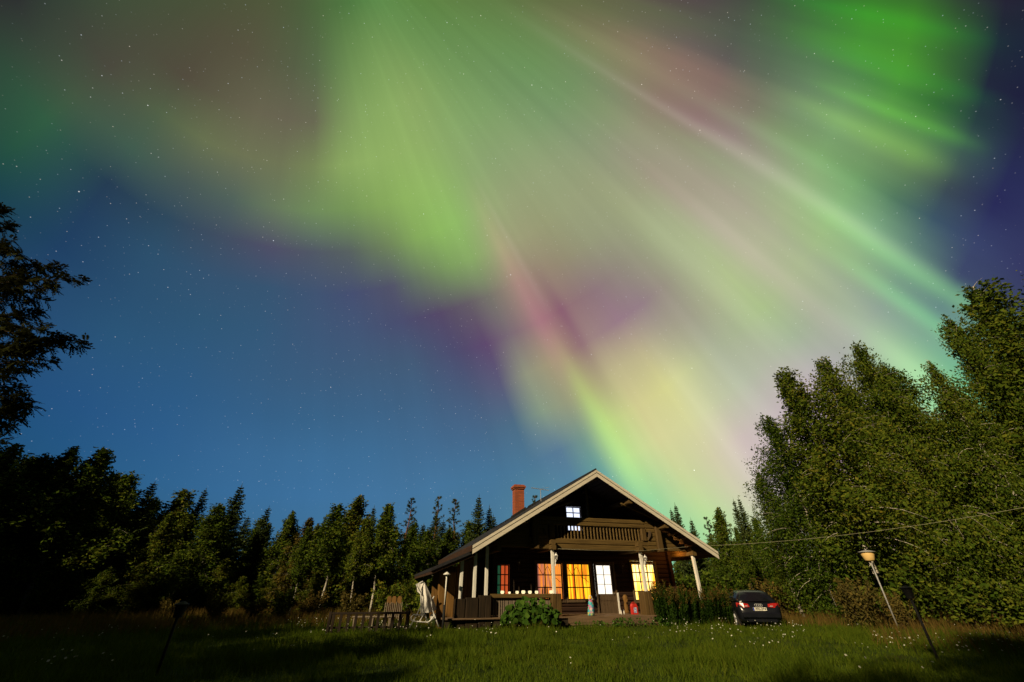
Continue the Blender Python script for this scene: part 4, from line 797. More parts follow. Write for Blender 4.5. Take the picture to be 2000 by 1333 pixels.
LEFT = [('young_birch:0', 38, 866, 31, 'bushy birch crown farthest left in the dark forest edge', 1.3), ('young_birch:1', 92, 890, 29, 'broad dark birch just right of the leftmost bushy crown', 1.2),
 ('young_birch:0', 152, 872, 30, 'tall feathery birch with a brownish top in the dark forest', 1.2), ('young_birch:2', 208, 876, 31, 'sparse see-through birch whose top leans over the dark forest', 1.3),
 ('young_birch:1', 258, 924, 32, 'rounded birch between the sparse birch and the dark spruce', 1.1), ('spruce_tree:0', 304, 940, 33, 'dense dark spruce at the step where the left forest drops', 1.1),
 ('young_birch:2', 362, 956, 35, 'light feathery birch beside the gap of sky in the left forest', 1.25), ('spruce_tree:1', 404, 953, 36, 'narrow spruce right of the light feathery birch', 1.0),
 ('young_birch:1', 432, 985, 33, 'low yellowish drooping birch in front of two spruces', 1.3), ('spruce_tree:0', 470, 948, 35, 'tall broad spruce just before the forest line dips', 1.15),
 ('spruce_tree:1', 526, 990, 36, 'small pointed spruce right after the tall broad spruce', 1.1), ('young_birch:0', 572, 998, 36, 'pale birch top behind the yellow-leaved birch', 1.2),
 ('yellow_birch:0', 606, 1012, 32, 'yellow-orange leaved birch in the middle of the left forest', 1.25), ('spruce_tree:1', 634, 1006, 39, 'thin spruce showing behind the yellow-orange birch', .9),
 ('young_birch:2', 664, 985, 29.5, 'slender birch with a bare white trunk right of the yellow birch', 1.1), ('young_birch:0', 706, 966, 34, 'tallest leafy birch with a white trunk left of the cabin', 1.25),
 ('spruce_tree:0', 733, 990, 37, 'dark spruce squeezed between two leafy birches', .9), ('young_birch:2', 760, 984, 29.5, 'narrow birch with a white trunk left of the rounded pine', 1.1),
 ('pine_tree:0', 797, 974, 37, 'rounded pine in the group left of the cabin roof', 1.05), ('pine_tree:1', 858, 970, 39, 'pine with an open tiered top above the forest', .85),
 ('young_birch:1', 835, 1035, 34, 'low leafy birch below the tiered pine', 1.2), ('pine_tree:0', 898, 976, 39, 'bushy pine between the tiered pine and the brown spruce', 1.1),
 ('spruce_tree:0', 934, 968, 37, 'brownish spruce close to the left roof edge', .95), ('spruce_tree:1', 960, 990, 38, 'small spruce touching the left roof edge', 1.0),
 ('pine_tree:1', 1044, 968, 46, 'pine crown seen over the roof right of the chimney', .8), ('young_birch:0', 880, 1030, 36, 'leafy birch with a short pale trunk above the lean-to roof', 1.2),
 ('young_birch:1', 742, 1050, 33, 'low leafy birch standing in front of the squeezed spruce', 1.1), ('young_birch:2', 718, 1010, 29, 'thin birch with a pale bare trunk between the tallest and the narrow birch', .9), ('young_birch:2', 606, 1030, 29.5, 'thin birch with a pale bare trunk before the yellow birch', .9), ('young_birch:2', 812, 1020, 30, 'thin pale-stemmed birch below the rounded pine', .9), ('young_birch:1', 640, 1060, 33, 'low birch in front of the thin spruce', 1.1), ('young_birch:0', 335, 1000, 33, 'low birch below the gap of sky in the left forest', 1.2)]
for k, px, py, Y, lab, wd in LEFT: tree_at(k, px, py, Y, lab, FG, wd * (1.3 if k.startswith('young') else 1.2))
# unlit rows deeper in the wood
lab = 'dark tree inside the left forest behind the front row'; q = random.Random(11)
for i in range(52):
    px = -60 + 22 * i + q.uniform(-9, 9); base = np.interp(px, [-60, 60, 200, 300, 330, 470, 560, 700, 960, 1100], [895, 892, 902, 965, 990, 972, 1022, 1003, 1003, 1040]) + q.uniform(0, 45)
    tree_at(q.choice(['spruce_tree:0', 'young_birch:0', 'spruce_tree:2', 'young_birch:1']), px, base, q.uniform(37, 46), lab, 'trees deeper in the left forest', 1.5)
RG = 'trees behind and right of the cabin'
for k, px, py, Y, lab, wd in [('spruce_tree:1', 1322, 985, 36, 'pointed spruce rising right behind the right roof slope', 1.0), ('spruce_tree:1', 1309, 993, 39, 'thin spruce just left of the pointed one behind the roof', .9),
 ('spruce_tree:0', 1348, 1014, 38, 'low spruce at the right end of the roof', 1.1), ('pine_tree:1', 1378, 1010, 36, 'bushy pine behind the right eave', 1.1), ('young_birch:0', 1402, 990, 34, 'airy birch between the eave pine and the twin spruces', 1.2),
 ('spruce_tree:1', 1430, 976, 34, 'left one of the twin spruces above the black car', .9), ('spruce_tree:0', 1443, 972, 35, 'right one of the twin spruces above the black car', .8),
 ('young_birch:1', 1472, 1012, 31, 'leafy birch between the twin spruces and the tall birches', 1.1), ('young_birch:1', 1392, 1060, 30, 'low leafy birch behind the right porch post', 1.2), ('young_birch:2', 1436, 1030, 29, 'slim birch with a white leaning trunk behind the car', .9)]:
    tree_at(k, px, py, Y, lab, RG, wd)
for i in range(11): tree_at(q.choice(['spruce_tree:2', 'young_birch:1']), 1322 + 22 * i, 1046 + q.uniform(0, 22), q.uniform(39, 43), 'dark tree deep in the wood behind the car', 'trees deep in the wood behind the car', 1.3)
BG = 'tall birches on the right'
for k, px, py, Y, lab, wd in [('birch_tree:1', 1527, 728, 22.5, 'leftmost tall birch with a sparse lit crown on the right', 1.3), ('birch_tree:0', 1496, 815, 24, 'lower hanging birch at the left edge of the tall birches', 1.15), ('birch_tree:3', 1478, 920, 26, 'small thin birch in front of the left edge of the tall birches', 1.2), ('birch_tree:0', 1606, 702, 26.5, 'tall birch with a pointed crown second among the big birches', .95),
 ('birch_tree:2', 1672, 682, 25.5, 'broad tall birch with a rounded drooping top', .85), ('birch_tree:0', 1722, 716, 27, 'birch filling in right of the broad drooping one', 1.1), ('birch_tree:2', 1856, 630, 25.5, 'birch pressed against the left side of the tallest one', .8), ('birch_tree:3', 1812, 704, 23, 'thin see-through birch top left of the tallest birch', .8),
 ('birch_tree:0', 1900, 560, 24, 'tallest dense birch at the right edge of the group', 1.3), ('birch_tree:3', 2040, 475, 24, 'birch cut off by the right edge of the picture', .9)]:
    tree_at(k, px, py, Y, lab, BG, wd)
for px, py, Y in ((1575, 900, 30), (1650, 830, 31), (1745, 800, 31), (1850, 760, 31), (1970, 740, 31), (2090, 700, 29), (1530, 1000, 31), (1800, 840, 28), (1900, 830, 28), (1990, 780, 27)):
    tree_at(q.choice(['birch_tree:2', 'birch_tree:0']), px, py, Y, 'dark birch behind the tall front birches on the right', 'birches behind the tall front row', 1.25)
for i in range(30):
    px = -30 + 36 * i + q.uniform(-10, 10); tree_at('young_birch:1', px, 1105 + q.uniform(-18, 25), q.uniform(30, 36), 'low leafy young birch in the undergrowth of the left forest', 'undergrowth of the left forest', 2.0)
for i in range(16):
    px = 1330 + 44 * i + q.uniform(-10, 10); tree_at('young_birch:1', px, 1105 + q.uniform(-18, 25), q.uniform(27, 32), 'low leafy young birch in the undergrowth below the tall birches', 'undergrowth on the right', 2.0)
# the tall trees round the photographer's side of the yard: they throw the shade on the lawn and on the left wood
SG = 'tall trees outside the view'
SHADE = [('birch_tree:2', -43, 26, 18, 1.5), ('spruce_tree:2', -43, 17, 21, 1.8), ('birch_tree:0', -35, 17, 12.5, 1.5), ('birch_tree:2', -29, 9, 15, 1.5), ('birch_tree:2', -24, 3, 14, 1.5), ('birch_tree:0', -41, 8, 20, 1.7),
 ('birch_tree:2', -21, -3, 12.5, 1.5), ('birch_tree:0', -16, -7.5, 13, 1.5), ('birch_tree:2', -18, -4.5, 13.5, 1.5), ('birch_tree:2', -11, -11, 14, 1.3), ('birch_tree:2', -6.5, -11.5, 20, 1.1), ('birch_tree:0', -1, -13, 20.5, 1.1),
 ('birch_tree:2', -30, 2, 18, 1.4), ('birch_tree:2', -27, -4, 17, 1.5), ('birch_tree:2', -18, 1, 10, 1.5), ('birch_tree:2', -32, 13.5, 11, 1.5), ('spruce_tree:2', -26.5, 6, 11, 1.8), ('spruce_tree:2', -22.5, 1, 10, 1.8)]
for k, x, y, h, wd in SHADE: tree_xy(k, x, y, h, 'tall tree standing outside the view behind the camera', SG, wd)

# shrubs
SP = {}
def shrub(kind, px, py, Y, label, wd=1.0, group='shrubs along the forest edge'):
    leaf, H_, R, size, nst, per = {'brown': ('shrub_leaf', 2.0, 1.15, .095, 30, 130), 'willow': ('shrub_leaf', 2.0, 1.2, .11, 24, 90), 'green': ('birch_leaf', 2.0, 1.3, .12, 26, 100)}[kind]
    p = at(px, py, Y)
    if kind not in SP: t = thing('shrub', label, 'shrub', group=group); make_shrub(t, 500 + len(SP), H_, R, leaf, size, nst, per); SP[kind] = t
    else: t = copy_tree(SP[kind]); t['label'] = label; t['group'] = group
    s = max(.2, p.z) / H_; t.location = (p.x, p.y, -.03); t.scale = (s * wd, s * wd, s); t.rotation_euler = (0, 0, rng.uniform(0, 6.28)); return t
shrub('brown', 1650, 1122, 19.5, 'brownish bush of thin stems left of the yard lamp', 1.0, None)
for px, py, Y, k, lab, wd in [(432, 1152, 25, 'willow', 'rounded yellowish shrub standing alone in the dark on the left', 1.0), (505, 1165, 26, 'willow', 'low brown shrub right of the lone yellowish one', 1.1), (560, 1143, 27, 'green', 'bright green shrub before the yellow birch', 1.1),
  (618, 1150, 27, 'willow', 'yellow-brown shrub behind the left end of the low fence', 1.2), (690, 1150, 27, 'willow', 'shrub behind the middle of the low fence', 1.2), (770, 1130, 28, 'green', 'shrub behind the slatted chair', 1.2), (835, 1120, 28, 'green', 'shrub behind the white garden chair', 1.2), (340, 1165, 27, 'willow', 'dim shrub left of the lone yellowish one', 1.2),
  (1712, 1082, 21.3, 'green', 'green bush hiding the foot of the white birch trunk by the yard lamp', 1.1), (1730, 1150, 20, 'brown', 'low brownish bush right of the yard lamp pole', .9), (1850, 1120, 20, 'green', 'green bush under the tallest birch', 1.3), (1950, 1125, 18, 'green', 'green bush at the right edge under the birches', 1.2), (1560, 1130, 26, 'green', 'bush under the tall birches behind the car', 1.2), (1500, 1125, 28, 'willow', 'brownish bush behind the roof of the car', 1.2), (1410, 1110, 28, 'green', 'bush between the cabin and the car', 1.2), (1345, 1110, 29, 'green', 'bush behind the right porch post', 1.3)]:
    shrub(k, px, py, Y, lab, wd)

# large-leaved bush before the porch
t = thing('large_leaved_bush', 'bush with big rounded green leaves in front of the porch rail', 'bush', H(-3.95, -.75))
rg = np.random.default_rng(21); b = MB(); st = MB()
for k in range(400):
    a = rg.uniform(0, 6.28); r = math.sqrt(rg.random()); x = 1.2 * r * math.cos(a); y = .55 * r * math.sin(a); zt = (1.02 - .5 * r * r) * rg.uniform(.3, 1.0) + .05
    if rg.random() < .3: st.tube([(x*.5, y*.5, 0), (x*.8, y*.8, zt*.6), (x, y, zt)], [.012, .009, .005], 4, False)
    s = rg.uniform(.05, .125); nrm = unit(np.array([rg.normal()*.6, -.75 + rg.normal()*.45, .55 + rg.normal()*.4])); tng = unit(np.cross(nrm, [rg.normal(), rg.normal(), .3])); bt = np.cross(nrm, tng); c = np.array([x, y, zt]); base = len(b.v)
    for j in range(9):
        an = 6.283 * j / 9; rr_ = s * (1 + .28 * math.cos(an)); b.v.append(tuple(c + tng * rr_ * math.cos(an) + bt * rr_ * .9 * math.sin(an) - nrm * .22 * s * math.cos(2*an)))
    b.v.append(tuple(c + nrm * .02)); b.f += [(base + 9, base + j, base + (j+1) % 9) for j in range(9)]
b.build('foliage', M['green_leaf'], t, True); st.build('stem', M['shrub_leaf'], t)
# goldenrod clumps right of the steps
src = None
for i, (u, v, s, lab) in enumerate([(2.75, -.55, 1.12, 'tall feathery plant clump right beside the porch steps'), (3.65, -.50, .93, 'feathery plant clump second from the porch steps'), (4.5, -.55, 1.0, 'feathery plant clump in front of the yellow-lit porch post'), (5.35, -.45, 1.02, 'feathery plant clump with pale tips right of the lit porch post'), (6.15, -.30, .98, 'feathery plant clump touching the black car'), (6.75, .1, .85, 'low feathery plant clump nearest the car wheel')]):
    if src is None:
        t = thing('tall_plant', lab, 'plant', group='feathery plants along the porch'); src = t; rg = np.random.default_rng(31); b = MB(); lf = []; tp = []
        for k in range(130):
            a = rg.uniform(0, 6.28); r = .58 * math.sqrt(rg.random()); h = rg.uniform(.85, 1.45) * (1.1 - .35 * r); x = r * math.cos(a); y = r * math.sin(a); lx = x * .35 + rg.normal() * .06; ly = y * .35 + rg.normal() * .06
            b.tube([(x, y, 0), (x + lx * .5, y + ly * .5, h * .6), (x + lx, y + ly, h)], [.008, .006, .003], 3, False)
            n = 50; f = rg.uniform(.06, 1, n); aa = rg.uniform(0, 6.28, n); P = np.stack([x + lx * f, y + ly * f, h * f], 1); dr = np.stack([np.cos(aa), np.sin(aa), np.full(n, .55)], 1)
            L_ = rg.uniform(.11, .21, n) * (1.15 - .6 * f); w = unit(np.cross(dr, [0, 0, 1.0])) * .015; dr = unit(dr); lf.append(np.stack([P - w, P + w, P + dr * L_[:, None]], 1).reshape(-1, 3))
            if rg.random() < .55:
                n = 24; f = rg.uniform(.84, 1.04, n); P = np.stack([x + lx * f, y + ly * f, h * f], 1) + rg.normal(size=(n, 3)) * .025; tp.append(leaf_quads(P, .045, rg))
        b.build('stem', M['green_leaf'], t); fast_mesh('foliage', np.concatenate(lf), 3, M['green_leaf'], t); fast_mesh('seed_head', np.concatenate(tp), 4, M['hay'], t)
    else: t = copy_tree(src); t['label'] = lab
    t.location = H(u, v, 0); t.scale = (s, s, s); t.rotation_euler = (0, 0, i * 1.3)

# rowan at the left edge, close by
t = thing('rowan_tree', 'dark rowan with feathered leaves reaching in at the left edge', 'tree', (0, 0, 0))
rg = np.random.default_rng(44); b = MB(); lf = []
RY = 7.2; p0 = at(-140, 600, RY); b.tube([(p0.x, RY, -.1), (p0.x + .05, RY, 2.0), (p0.x - .02, RY, 4.2), (p0.x + .1, RY, 6.2), (p0.x + .1, RY, 7.6)], [.12, .10, .08, .05, .02], 8)
def rowan_leaf(o, d):
    d = unit(d); s = unit(np.cross(d, [0, 0, 1.0]) + rg.normal(size=3) * .25); up = np.cross(s, d); n = 7; L_ = rg.uniform(.15, .22)
    for k in range(n):
        f = (k + 1.2) / (n + .4); c = o + d * L_ * f + np.array([0, 0, -1]) * .06 * f * f
        for sg in (-1, 1):
            if k == n - 1 and sg > 0: continue
            dd = unit(s * sg * (0 if k == n - 1 else 1) + d * (.5 if k < n - 1 else 1.0) - np.array([0, 0, .3]) + rg.normal(size=3) * .1); w = unit(np.cross(dd, up)) * .017; l = .078 * (1 - .25 * abs(f - .5))
            lf.append(np.array([c, c + dd * l * .5 + w, c + dd * l, c + dd * l * .5 - w]))
BR = [(-60, 440, 12, 410), (-80, 470, 45, 500), (-80, 520, 90, 520), (-70, 560, 158, 545), (-60, 560, 120, 520), (-60, 600, 85, 585), (-80, 640, 80, 610), (-60, 640, 60, 660), (-60, 690, 168, 668), (-30, 690, 140, 655), (-60, 720, 105, 705), (-60, 740, 60, 720), (-80, 760, 40, 760), (-60, 800, 66, 795), (-60, 810, 40, 815), (-80, 880, 8, 862), (-90, 580, 40, 560), (-90, 670, 40, 690), (-90, 720, 20, 740), (-70, 500, 30, 470), (-70, 540, 60, 545), (-70, 620, 50, 625), (-70, 650, 90, 640), (-60, 705, 80, 690), (-60, 770, 50, 780), (-60, 780, 55, 800), (-80, 830, 20, 830), (-70, 480, 20, 440), (-60, 590, 110, 560), (-60, 700, 120, 672)]
for x0, y0, x1, y1 in BR:
    a = np.array(at(x0, y0, RY + rg.uniform(-.3, .3))); e = np.array(at(x1, y1, RY + rg.uniform(-.35, .35))); tr = np.array([p0.x, RY, max(1.0, a[2] - .8)])
    mid = (a + e) / 2 + np.array([0, 0, .06]); ps = np.array([tr, a, mid, e]); b.tube(ps, [.03, .015, .009, .004], 5)
    n = int(22 + 38 * np.linalg.norm(e - a))
    for k in range(n):
        f = rg.uniform(.0, 1.0) ** .8; o = a + (e - a) * f + np.array([0, 0, .24 * f * (1 - f)]); d = (e - a) / np.linalg.norm(e - a) * .7 + rg.normal(size=3) * .65 + np.array([0, 0, -.15]); rowan_leaf(o + rg.normal(size=3) * .03, d)
b.build('trunk', M['bark'], t, True); fast_mesh('crown', np.concatenate(lf), 4, M['rowan_leaf'], t)

# ------------------------------------------------------------------ the car
car = thing('parked_car', 'black hatchback with red tail lights parked by the birches', 'car')
M['paint'] = plain('black_paint', (.006, .007, .010), (.009, .010, .014), 3, .25, .5, None, 0)
M['cglass'] = plain('dark_glass', (.006, .007, .008), (.010, .011, .012), 3, .08, .5, None, 0)
M['rubber'] = plain('tyre_rubber', (.012, .012, .012), (.022, .022, .022), 20, .9, .2, None, 0)
M['rim'] = plain('alloy', (.35, .35, .36), (.5, .5, .5), 9, .3, .6, None, 0)
M['tail'] = plain('tail_lens', (.30, .012, .01), (.42, .02, .015), 14, .2, .6, None, 0)
def ring_loft(b, rings):
    n = len(rings[0]); base = len(b.v)
    for r in rings: b.v += r
    for i in range(len(rings) - 1):
        for j in range(n): b.f.append((base+i*n+j, base+(i+1)*n+j, base+(i+1)*n+(j+1) % n, base+i*n+(j+1) % n))
    b.f.append(tuple(base + j for j in range(n))); b.f.append(tuple(base + (len(rings)-1)*n + j for j in range(n))[::-1])
def mirror(h, y): return [(x, y, z) for x, z in h] + [(-x, y, z) for x, z in reversed(h) if x > 0]
ST = [(-2.13, .60, .36, .60), (-2.08, .76, .27, .74), (-1.99, .83, .22, .90), (-1.86, .865, .2, .985), (-1.5, .885, .19, 1.0), (-.8, .89, .19, .985), (0, .89, .19, .965), (.9, .885, .19, .94), (1.5, .87, .2, .86), (1.95, .80, .24, .74), (2.08, .72, .3, .66), (2.13, .6, .36, .58)]
b = MB(); ring_loft(b, [mirror([(0, zb), (w*.8, zb), (w*.97, zb + .10), (w, zb + (zt-zb)*.45), (w*.985, zb + (zt-zb)*.8), (w*.93, zt - .015), (w*.80, zt), (0, zt + .01)], y) for y, w, zb, zt in ST])
o = b.build('body', M['paint'], car, True); sm = o.modifiers.new('s', 'SUBSURF'); sm.levels = sm.render_levels = 2
GH = [(-1.95, .74, .72, .93, .96), (-1.80, .79, .60, .95, 1.17), (-1.58, .81, .57, .96, 1.345), (-1.25, .82, .565, .96, 1.405), (-.4, .82, .57, .96, 1.425), (.2, .82, .565, .95, 1.40), (.62, .81, .56, .95, 1.31), (1.0, .79, .60, .93, 1.10), (1.28, .74, .70, .92, .95)]
b = MB(); ring_loft(b, [mirror([(0, zb - .05), (wb, zb - .03), (wb - .012, zb + (zr-zb)*.3), ((wb+wr)/2, zb + (zr-zb)*.65), (wr + .01, zr - (zr-zb)*.10), (wr - .10, zr), (0, zr + .012)], y) for y, wb, wr, zb, zr in GH])
o = b.build('roof', M['paint'], car, True); sm = o.modifiers.new('s', 'SUBSURF'); sm.levels = sm.render_levels = 2
b = MB(); n = 8
for i in range(n + 1):                         # rear window wrapped over the hatch
    for j in range(n + 1):
        x = -.60 + 1.2 * j / n; f = i / n; wsc = 1 - .17 * f; xx = x * wsc; y = -2.00 + .40 * f + .20 * f * f * 0 + .10 * (abs(x) / .6) ** 2.5 * .8; z = 1.00 + .335 * f - .02 * (abs(x) / .6) ** 3; b.v.append((xx, y - .012, z))
for i in range(n):
    for j in range(n): a = i*(n+1) + j; b.f.append((a, a+1, a+n+2, a+n+1))
b.build('rear_window', M['cglass'], car, True)
for s in (-1, 1):
    b = MB(); b.add([(s*.835, -1.62, .985), (s*.845, -.52, .98), (s*.635, -.62, 1.33), (s*.645, -1.36, 1.30)], [(0, 1, 2, 3)]); b.add([(s*.845, -.46, .98), (s*.835, .95, .96), (s*.655, .42, 1.28), (s*.635, -.5, 1.335)], [(0, 1, 2, 3)]); b.build('side_window', M['cglass'], car)
    b = MB()                                    # tail light wrapping round the corner
    A = [(s*.36, -2.035, .80), (s*.58, -2.03, .775), (s*.74, -1.985, .785), (s*.845, -1.86, .80)]; B2 = [(s*.40, -1.985, .905), (s*.58, -1.975, .935), (s*.72, -1.93, .94), (s*.83, -1.82, .945)]
    k = len(A); b.add([(x*1.005, y - .035, z) for x, y, z in A] + [(x*1.005, y - .035, z) for x, y, z in B2] + [(x*.9, y + .1, z) for x, y, z in A] + [(x*.9, y + .1, z) for x, y, z in B2],
        [(i, i+1, k+i+1, k+i) for i in range(k-1)] + [(i, 2*k+i, 2*k+i+1, i+1) for i in range(k-1)] + [(k+i, k+i+1, 3*k+i+1, 3*k+i) for i in range(k-1)] + [(0, k, 3*k, 2*k), (k-1, 3*k-1, 4*k-1, 2*k-1)])
    l = b.build('tail_light', M['tail'], car, False); b = MB(); b.box(min(s*.44, s*.55), max(s*.44, s*.55), -2.075, -2.055, .815, .845); b.build('reversing_lamp', M['rim'], l)
    b = MB(); b.cbox(min(s*.84, s*.98), max(s*.84, s*.98), .62, .72, .96, 1.08, .03); b.build('wing_mirror', M['paint'], car)
    for y in (-1.28, 1.30):
        b = MB()
        for r0, r1 in ((.0, 0),): pass
        prof = [(.20, -.10), (.29, -.105), (.315, -.08), (.32, 0), (.315, .08), (.29, .105), (.20, .10)]; base = len(b.v)
        for r, q_ in prof:
            for j in range(24): a = 6.2832*j/24; b.v.append((s*.80 + q_, y + r*math.cos(a), .32 + r*math.sin(a)))
        for i in range(len(prof)-1):
            for j in range(24): b.f.append((i*24+j, i*24+(j+1) % 24, (i+1)*24+(j+1) % 24, (i+1)*24+j))
        w = b.build('wheel', M['rubber'], car, True); b = MB(); b.tube([(s*.72, y, .32), (s*.895, y, .32)], [.20, .06], 16)
        for j in range(5): a = 6.2832*j/5; b.tube([(s*.90, y, .32), (s*.905, y + .19*math.cos(a), .32 + .19*math.sin(a))], [.035, .028], 6)
        b.tube([(s*.89, y + .20*math.cos(a_), .32 + .20*math.sin(a_)) for a_ in np.linspace(0, 6.2832, 25)], .014, 5, False); b.build('rim', M['rim'], w, True)
b = MB(); b.cbox(-.72, .72, -2.20, -2.05, .40, .60, .04); b.cbox(-.55, .55, -2.19, -2.0, .26, .37, .02); b.build('bumper', M['paint'], car)
b = MB(); b.box(-.26, .26, -2.145, -2.12, .665, .785); pl = b.build('number_plate', plain('plate_white', (.62, .60, .50), (.72, .70, .60), 9, .5, .3, None, 0), car)
b = MB(); b.box(-.262, -.215, -2.149, -2.146, .667, .783); b.build('plate_band', plain('plate_blue', (.01, .03, .30), (.015, .04, .38), 9, .5, .3, None, 0), pl)
fc = bpy.data.curves.new('plate_text', 'FONT'); fc.body = 'XRI-284'; fc.size = .125; fc.align_x = 'CENTER'; fc.align_y = 'CENTER'; fc.offset = .003; fo = bpy.data.objects.new('plate_text', fc)
me = bpy.data.meshes.new_from_object(fo); me.materials.clear(); me.materials.append(M['black']); to = bpy.data.objects.new('plate_text', me); C.objects.link(to); to.parent = pl; to.location = (.025, -2.150, .725); to.rotation_euler = (rad(90), 0, 0); bpy.data.objects.remove(fo)
b = MB()
for k in range(4): b.tube([(-.105 + k*.07 + .045*math.cos(a_), -2.062, .862 + .045*math.sin(a_)) for a_ in np.linspace(0, 6.2832, 21)], .008, 5, False)
b.build('badge', M['rim'], car, True)
b = MB(); b.tube([(.45, -2.0, .25), (.45, -2.15, .24)], .035, 8); b.build('exhaust_pipe', M['rim'], car, True)
CY = 22.6; c1 = at(1489, 1200, CY - 1.9); car.location = (c1.x + .42, CY, -.07); car.rotation_euler = (0, 0, rad(-15))

# ------------------------------------------------------------------ lamps in the yard
def yard_lamp(px, py_top, Y, label, shade_m, pole_m, s=1.0):
    p = at(px, py_top, Y); t = thing('yard_lamp', label, 'lamp', (p.x, p.y, 0)); h = p.z
    b = MB(); b.tube([(0, 0, -.1), (0, 0, h - .50*s)], .032*s, 8); b.build('pole', pole_m, t, True)
    b = MB(); b.lathe([(0, h - .50*s), (.17*s, h - .50*s), (.20*s, h - .46*s), (.285*s, h - .14*s), (.28*s, h - .13*s), (0, h - .12*s)], 20); b.build('lamp_shade', shade_m, t, True)
    b = MB(); b.lathe([(.285*s, h - .142*s), (.35*s, h - .13*s), (.345*s, h - .11*s), (.10*s, h - .05*s), (.03*s, h - .03*s), (.03*s, h), (0, h)], 20); b.build('lid', M['metal'], t, True); return t
yard_lamp(1690, 1073, 19.8, 'pale yard lamp with a yellowish bowl shade in front of the birches', plain('opal_shade', (.70, .46, .16), (.80, .55, .22), 6, .5, .4, None, 0), M['metal'], .92)
def low_lamp(px0, py0, px1, py1, label):
    d = ray(px1, py1); tt = -CAM_H / d.z; base = Vector((0, 0, CAM_H)) + d * tt; h = at(px0, py0, base.y).z
    t = thing('garden_lamp', label, 'lamp', (base.x, base.y, 0)); b = MB(); b.tube([(0, 0, -.1), (0, 0, h - .2)], .026, 8); b.build('pole', M['black'], t, True)
    b = MB(); b.lathe([(0, h - .20), (.07, h - .20), (.10, h - .02), (.115, h), (.045, h + .045), (0, h + .05)], 10); b.build('lamp_head', M['black'], t)
    b = MB(); b.lathe([(.12, h + .0), (.13, h + .010), (.04, h + .055), (0, h + .06)], 10); b.build('lid', M['black'], t)
low_lamp(1768, 1150, 1835, 1295, 'dark unlit garden lamp on the lawn in front of the birches')
low_lamp(345, 1182, 303, 1325, 'dark unlit garden lamp standing in the shade of the left lawn')
# white lamp post before the wing wall
t = thing('lamp_post', 'thin white lamp post before the brown wing wall of the cabin', 'lamp', H(ufor(867, 1200, -.32), -.32, 0)); h = V_h = at(868, 1117, (H(-7.3, -.32)).y).z
b = MB(); b.tube([(0, 0, -.05), (0, 0, .85)], .055, 8); b.build('base', M['black'], t, True)
b = MB(); b.tube([(0, 0, .85), (0, 0, h - .15)], .028, 8); b.build('pole', M['white'], t, True)
b = MB(); b.lathe([(0, h), (.02, h - .01), (.15, h - .09), (.15, h - .11), (.03, h - .10)], 12); b.build('lamp_shade', M['white'], t, True); b = MB(); b.lathe([(0, h - .2), (.05, h - .17), (.05, h - .12), (.03, h - .1)], 10); b.build('bulb', M['white'], t, True)

# ------------------------------------------------------------------ low fence, bench, slatted chair
A = Vector((-6.80, 18.25, 0)); B_ = Vector((-3.98, 18.75, 0)); ang = math.atan2((B_-A).y, (B_-A).x); LN = (B_-A).length
t = thing('low_fence', 'low dark wooden fence with spaced slats left of the white chair', 'fence', A, ang)
b = MB(); b.cbox(-.05, LN + .03, -.05, .05, .56, .63, .01); b.cbox(0, LN, .02, .05, .12, .18, .01); b.build('rail', M['darkfence'], t)
b = MB()
for k in range(11): x = .03 + (LN - .15) * k / 10; b.cbox(x, x + .10, -.045, -.02, .0, .575, .006)
b.build('slat', M['darkfence'], t)
for x in (-.05, LN - .04):
    b = MB(); b.cbox(x - .055, x + .055, -.06, .06, -.1, .65, .012); b.build('post', M['darkfence'], t)
p = at(757, 1190, 20.0)
t = thing('slatted_chair', 'pale slatted chair with brown back boards behind the low fence', 'chair', (p.x + .25, 20.0, 0), .1)
b = MB()
for k in range(10): x = -.34 + k*.075; b.cbox(x - .016, x + .016, -.12, -.09, .06, .90 + .03*math.sin(k*2.3), .004)
b.build('slat', M['greywood'], t)
for k, x in enumerate((-.22, -.02, .2)):
    b = MB(); b.prism([(x - .085, .60), (x + .085, .60), (x + .09, 1.06), (x + .05, 1.13), (x - .05, 1.13), (x - .09, 1.06)], -.06, -.025); b.build('back_board', M['plank'], t)
b = MB(); b.cbox(-.38, .38, -.10, .45, .40, .44, .01); b.build('seat', M['greywood'], t)
for x in (-.33, .33):
    for y in (-.06, .4):
        b = MB(); b.cbox(x - .025, x + .025, y - .025, y + .025, -.03, .40, .006); b.build('leg', M['greywood'], t)
p0 = at(690, 1215, 19.6)
t = thing('low_bench', 'low weathered grey bench seen through the dark fence slats', 'bench', (p0.x, 19.6, 0), .12)
b = MB(); b.cbox(-.05, 1.55, -.16, .16, .40, .45, .012); b.build('seat', M['greywood'], t)
for x in (.06, .75, 1.44):
    b = MB(); b.cbox(x - .05, x + .05, -.13, .13, -.03, .398, .01); b.build('leg', M['greywood'], t)
b = MB(); b.cbox(0, 1.5, -.03, .03, .06, .11, .008); b.build('stretcher', M['greywood'], t)

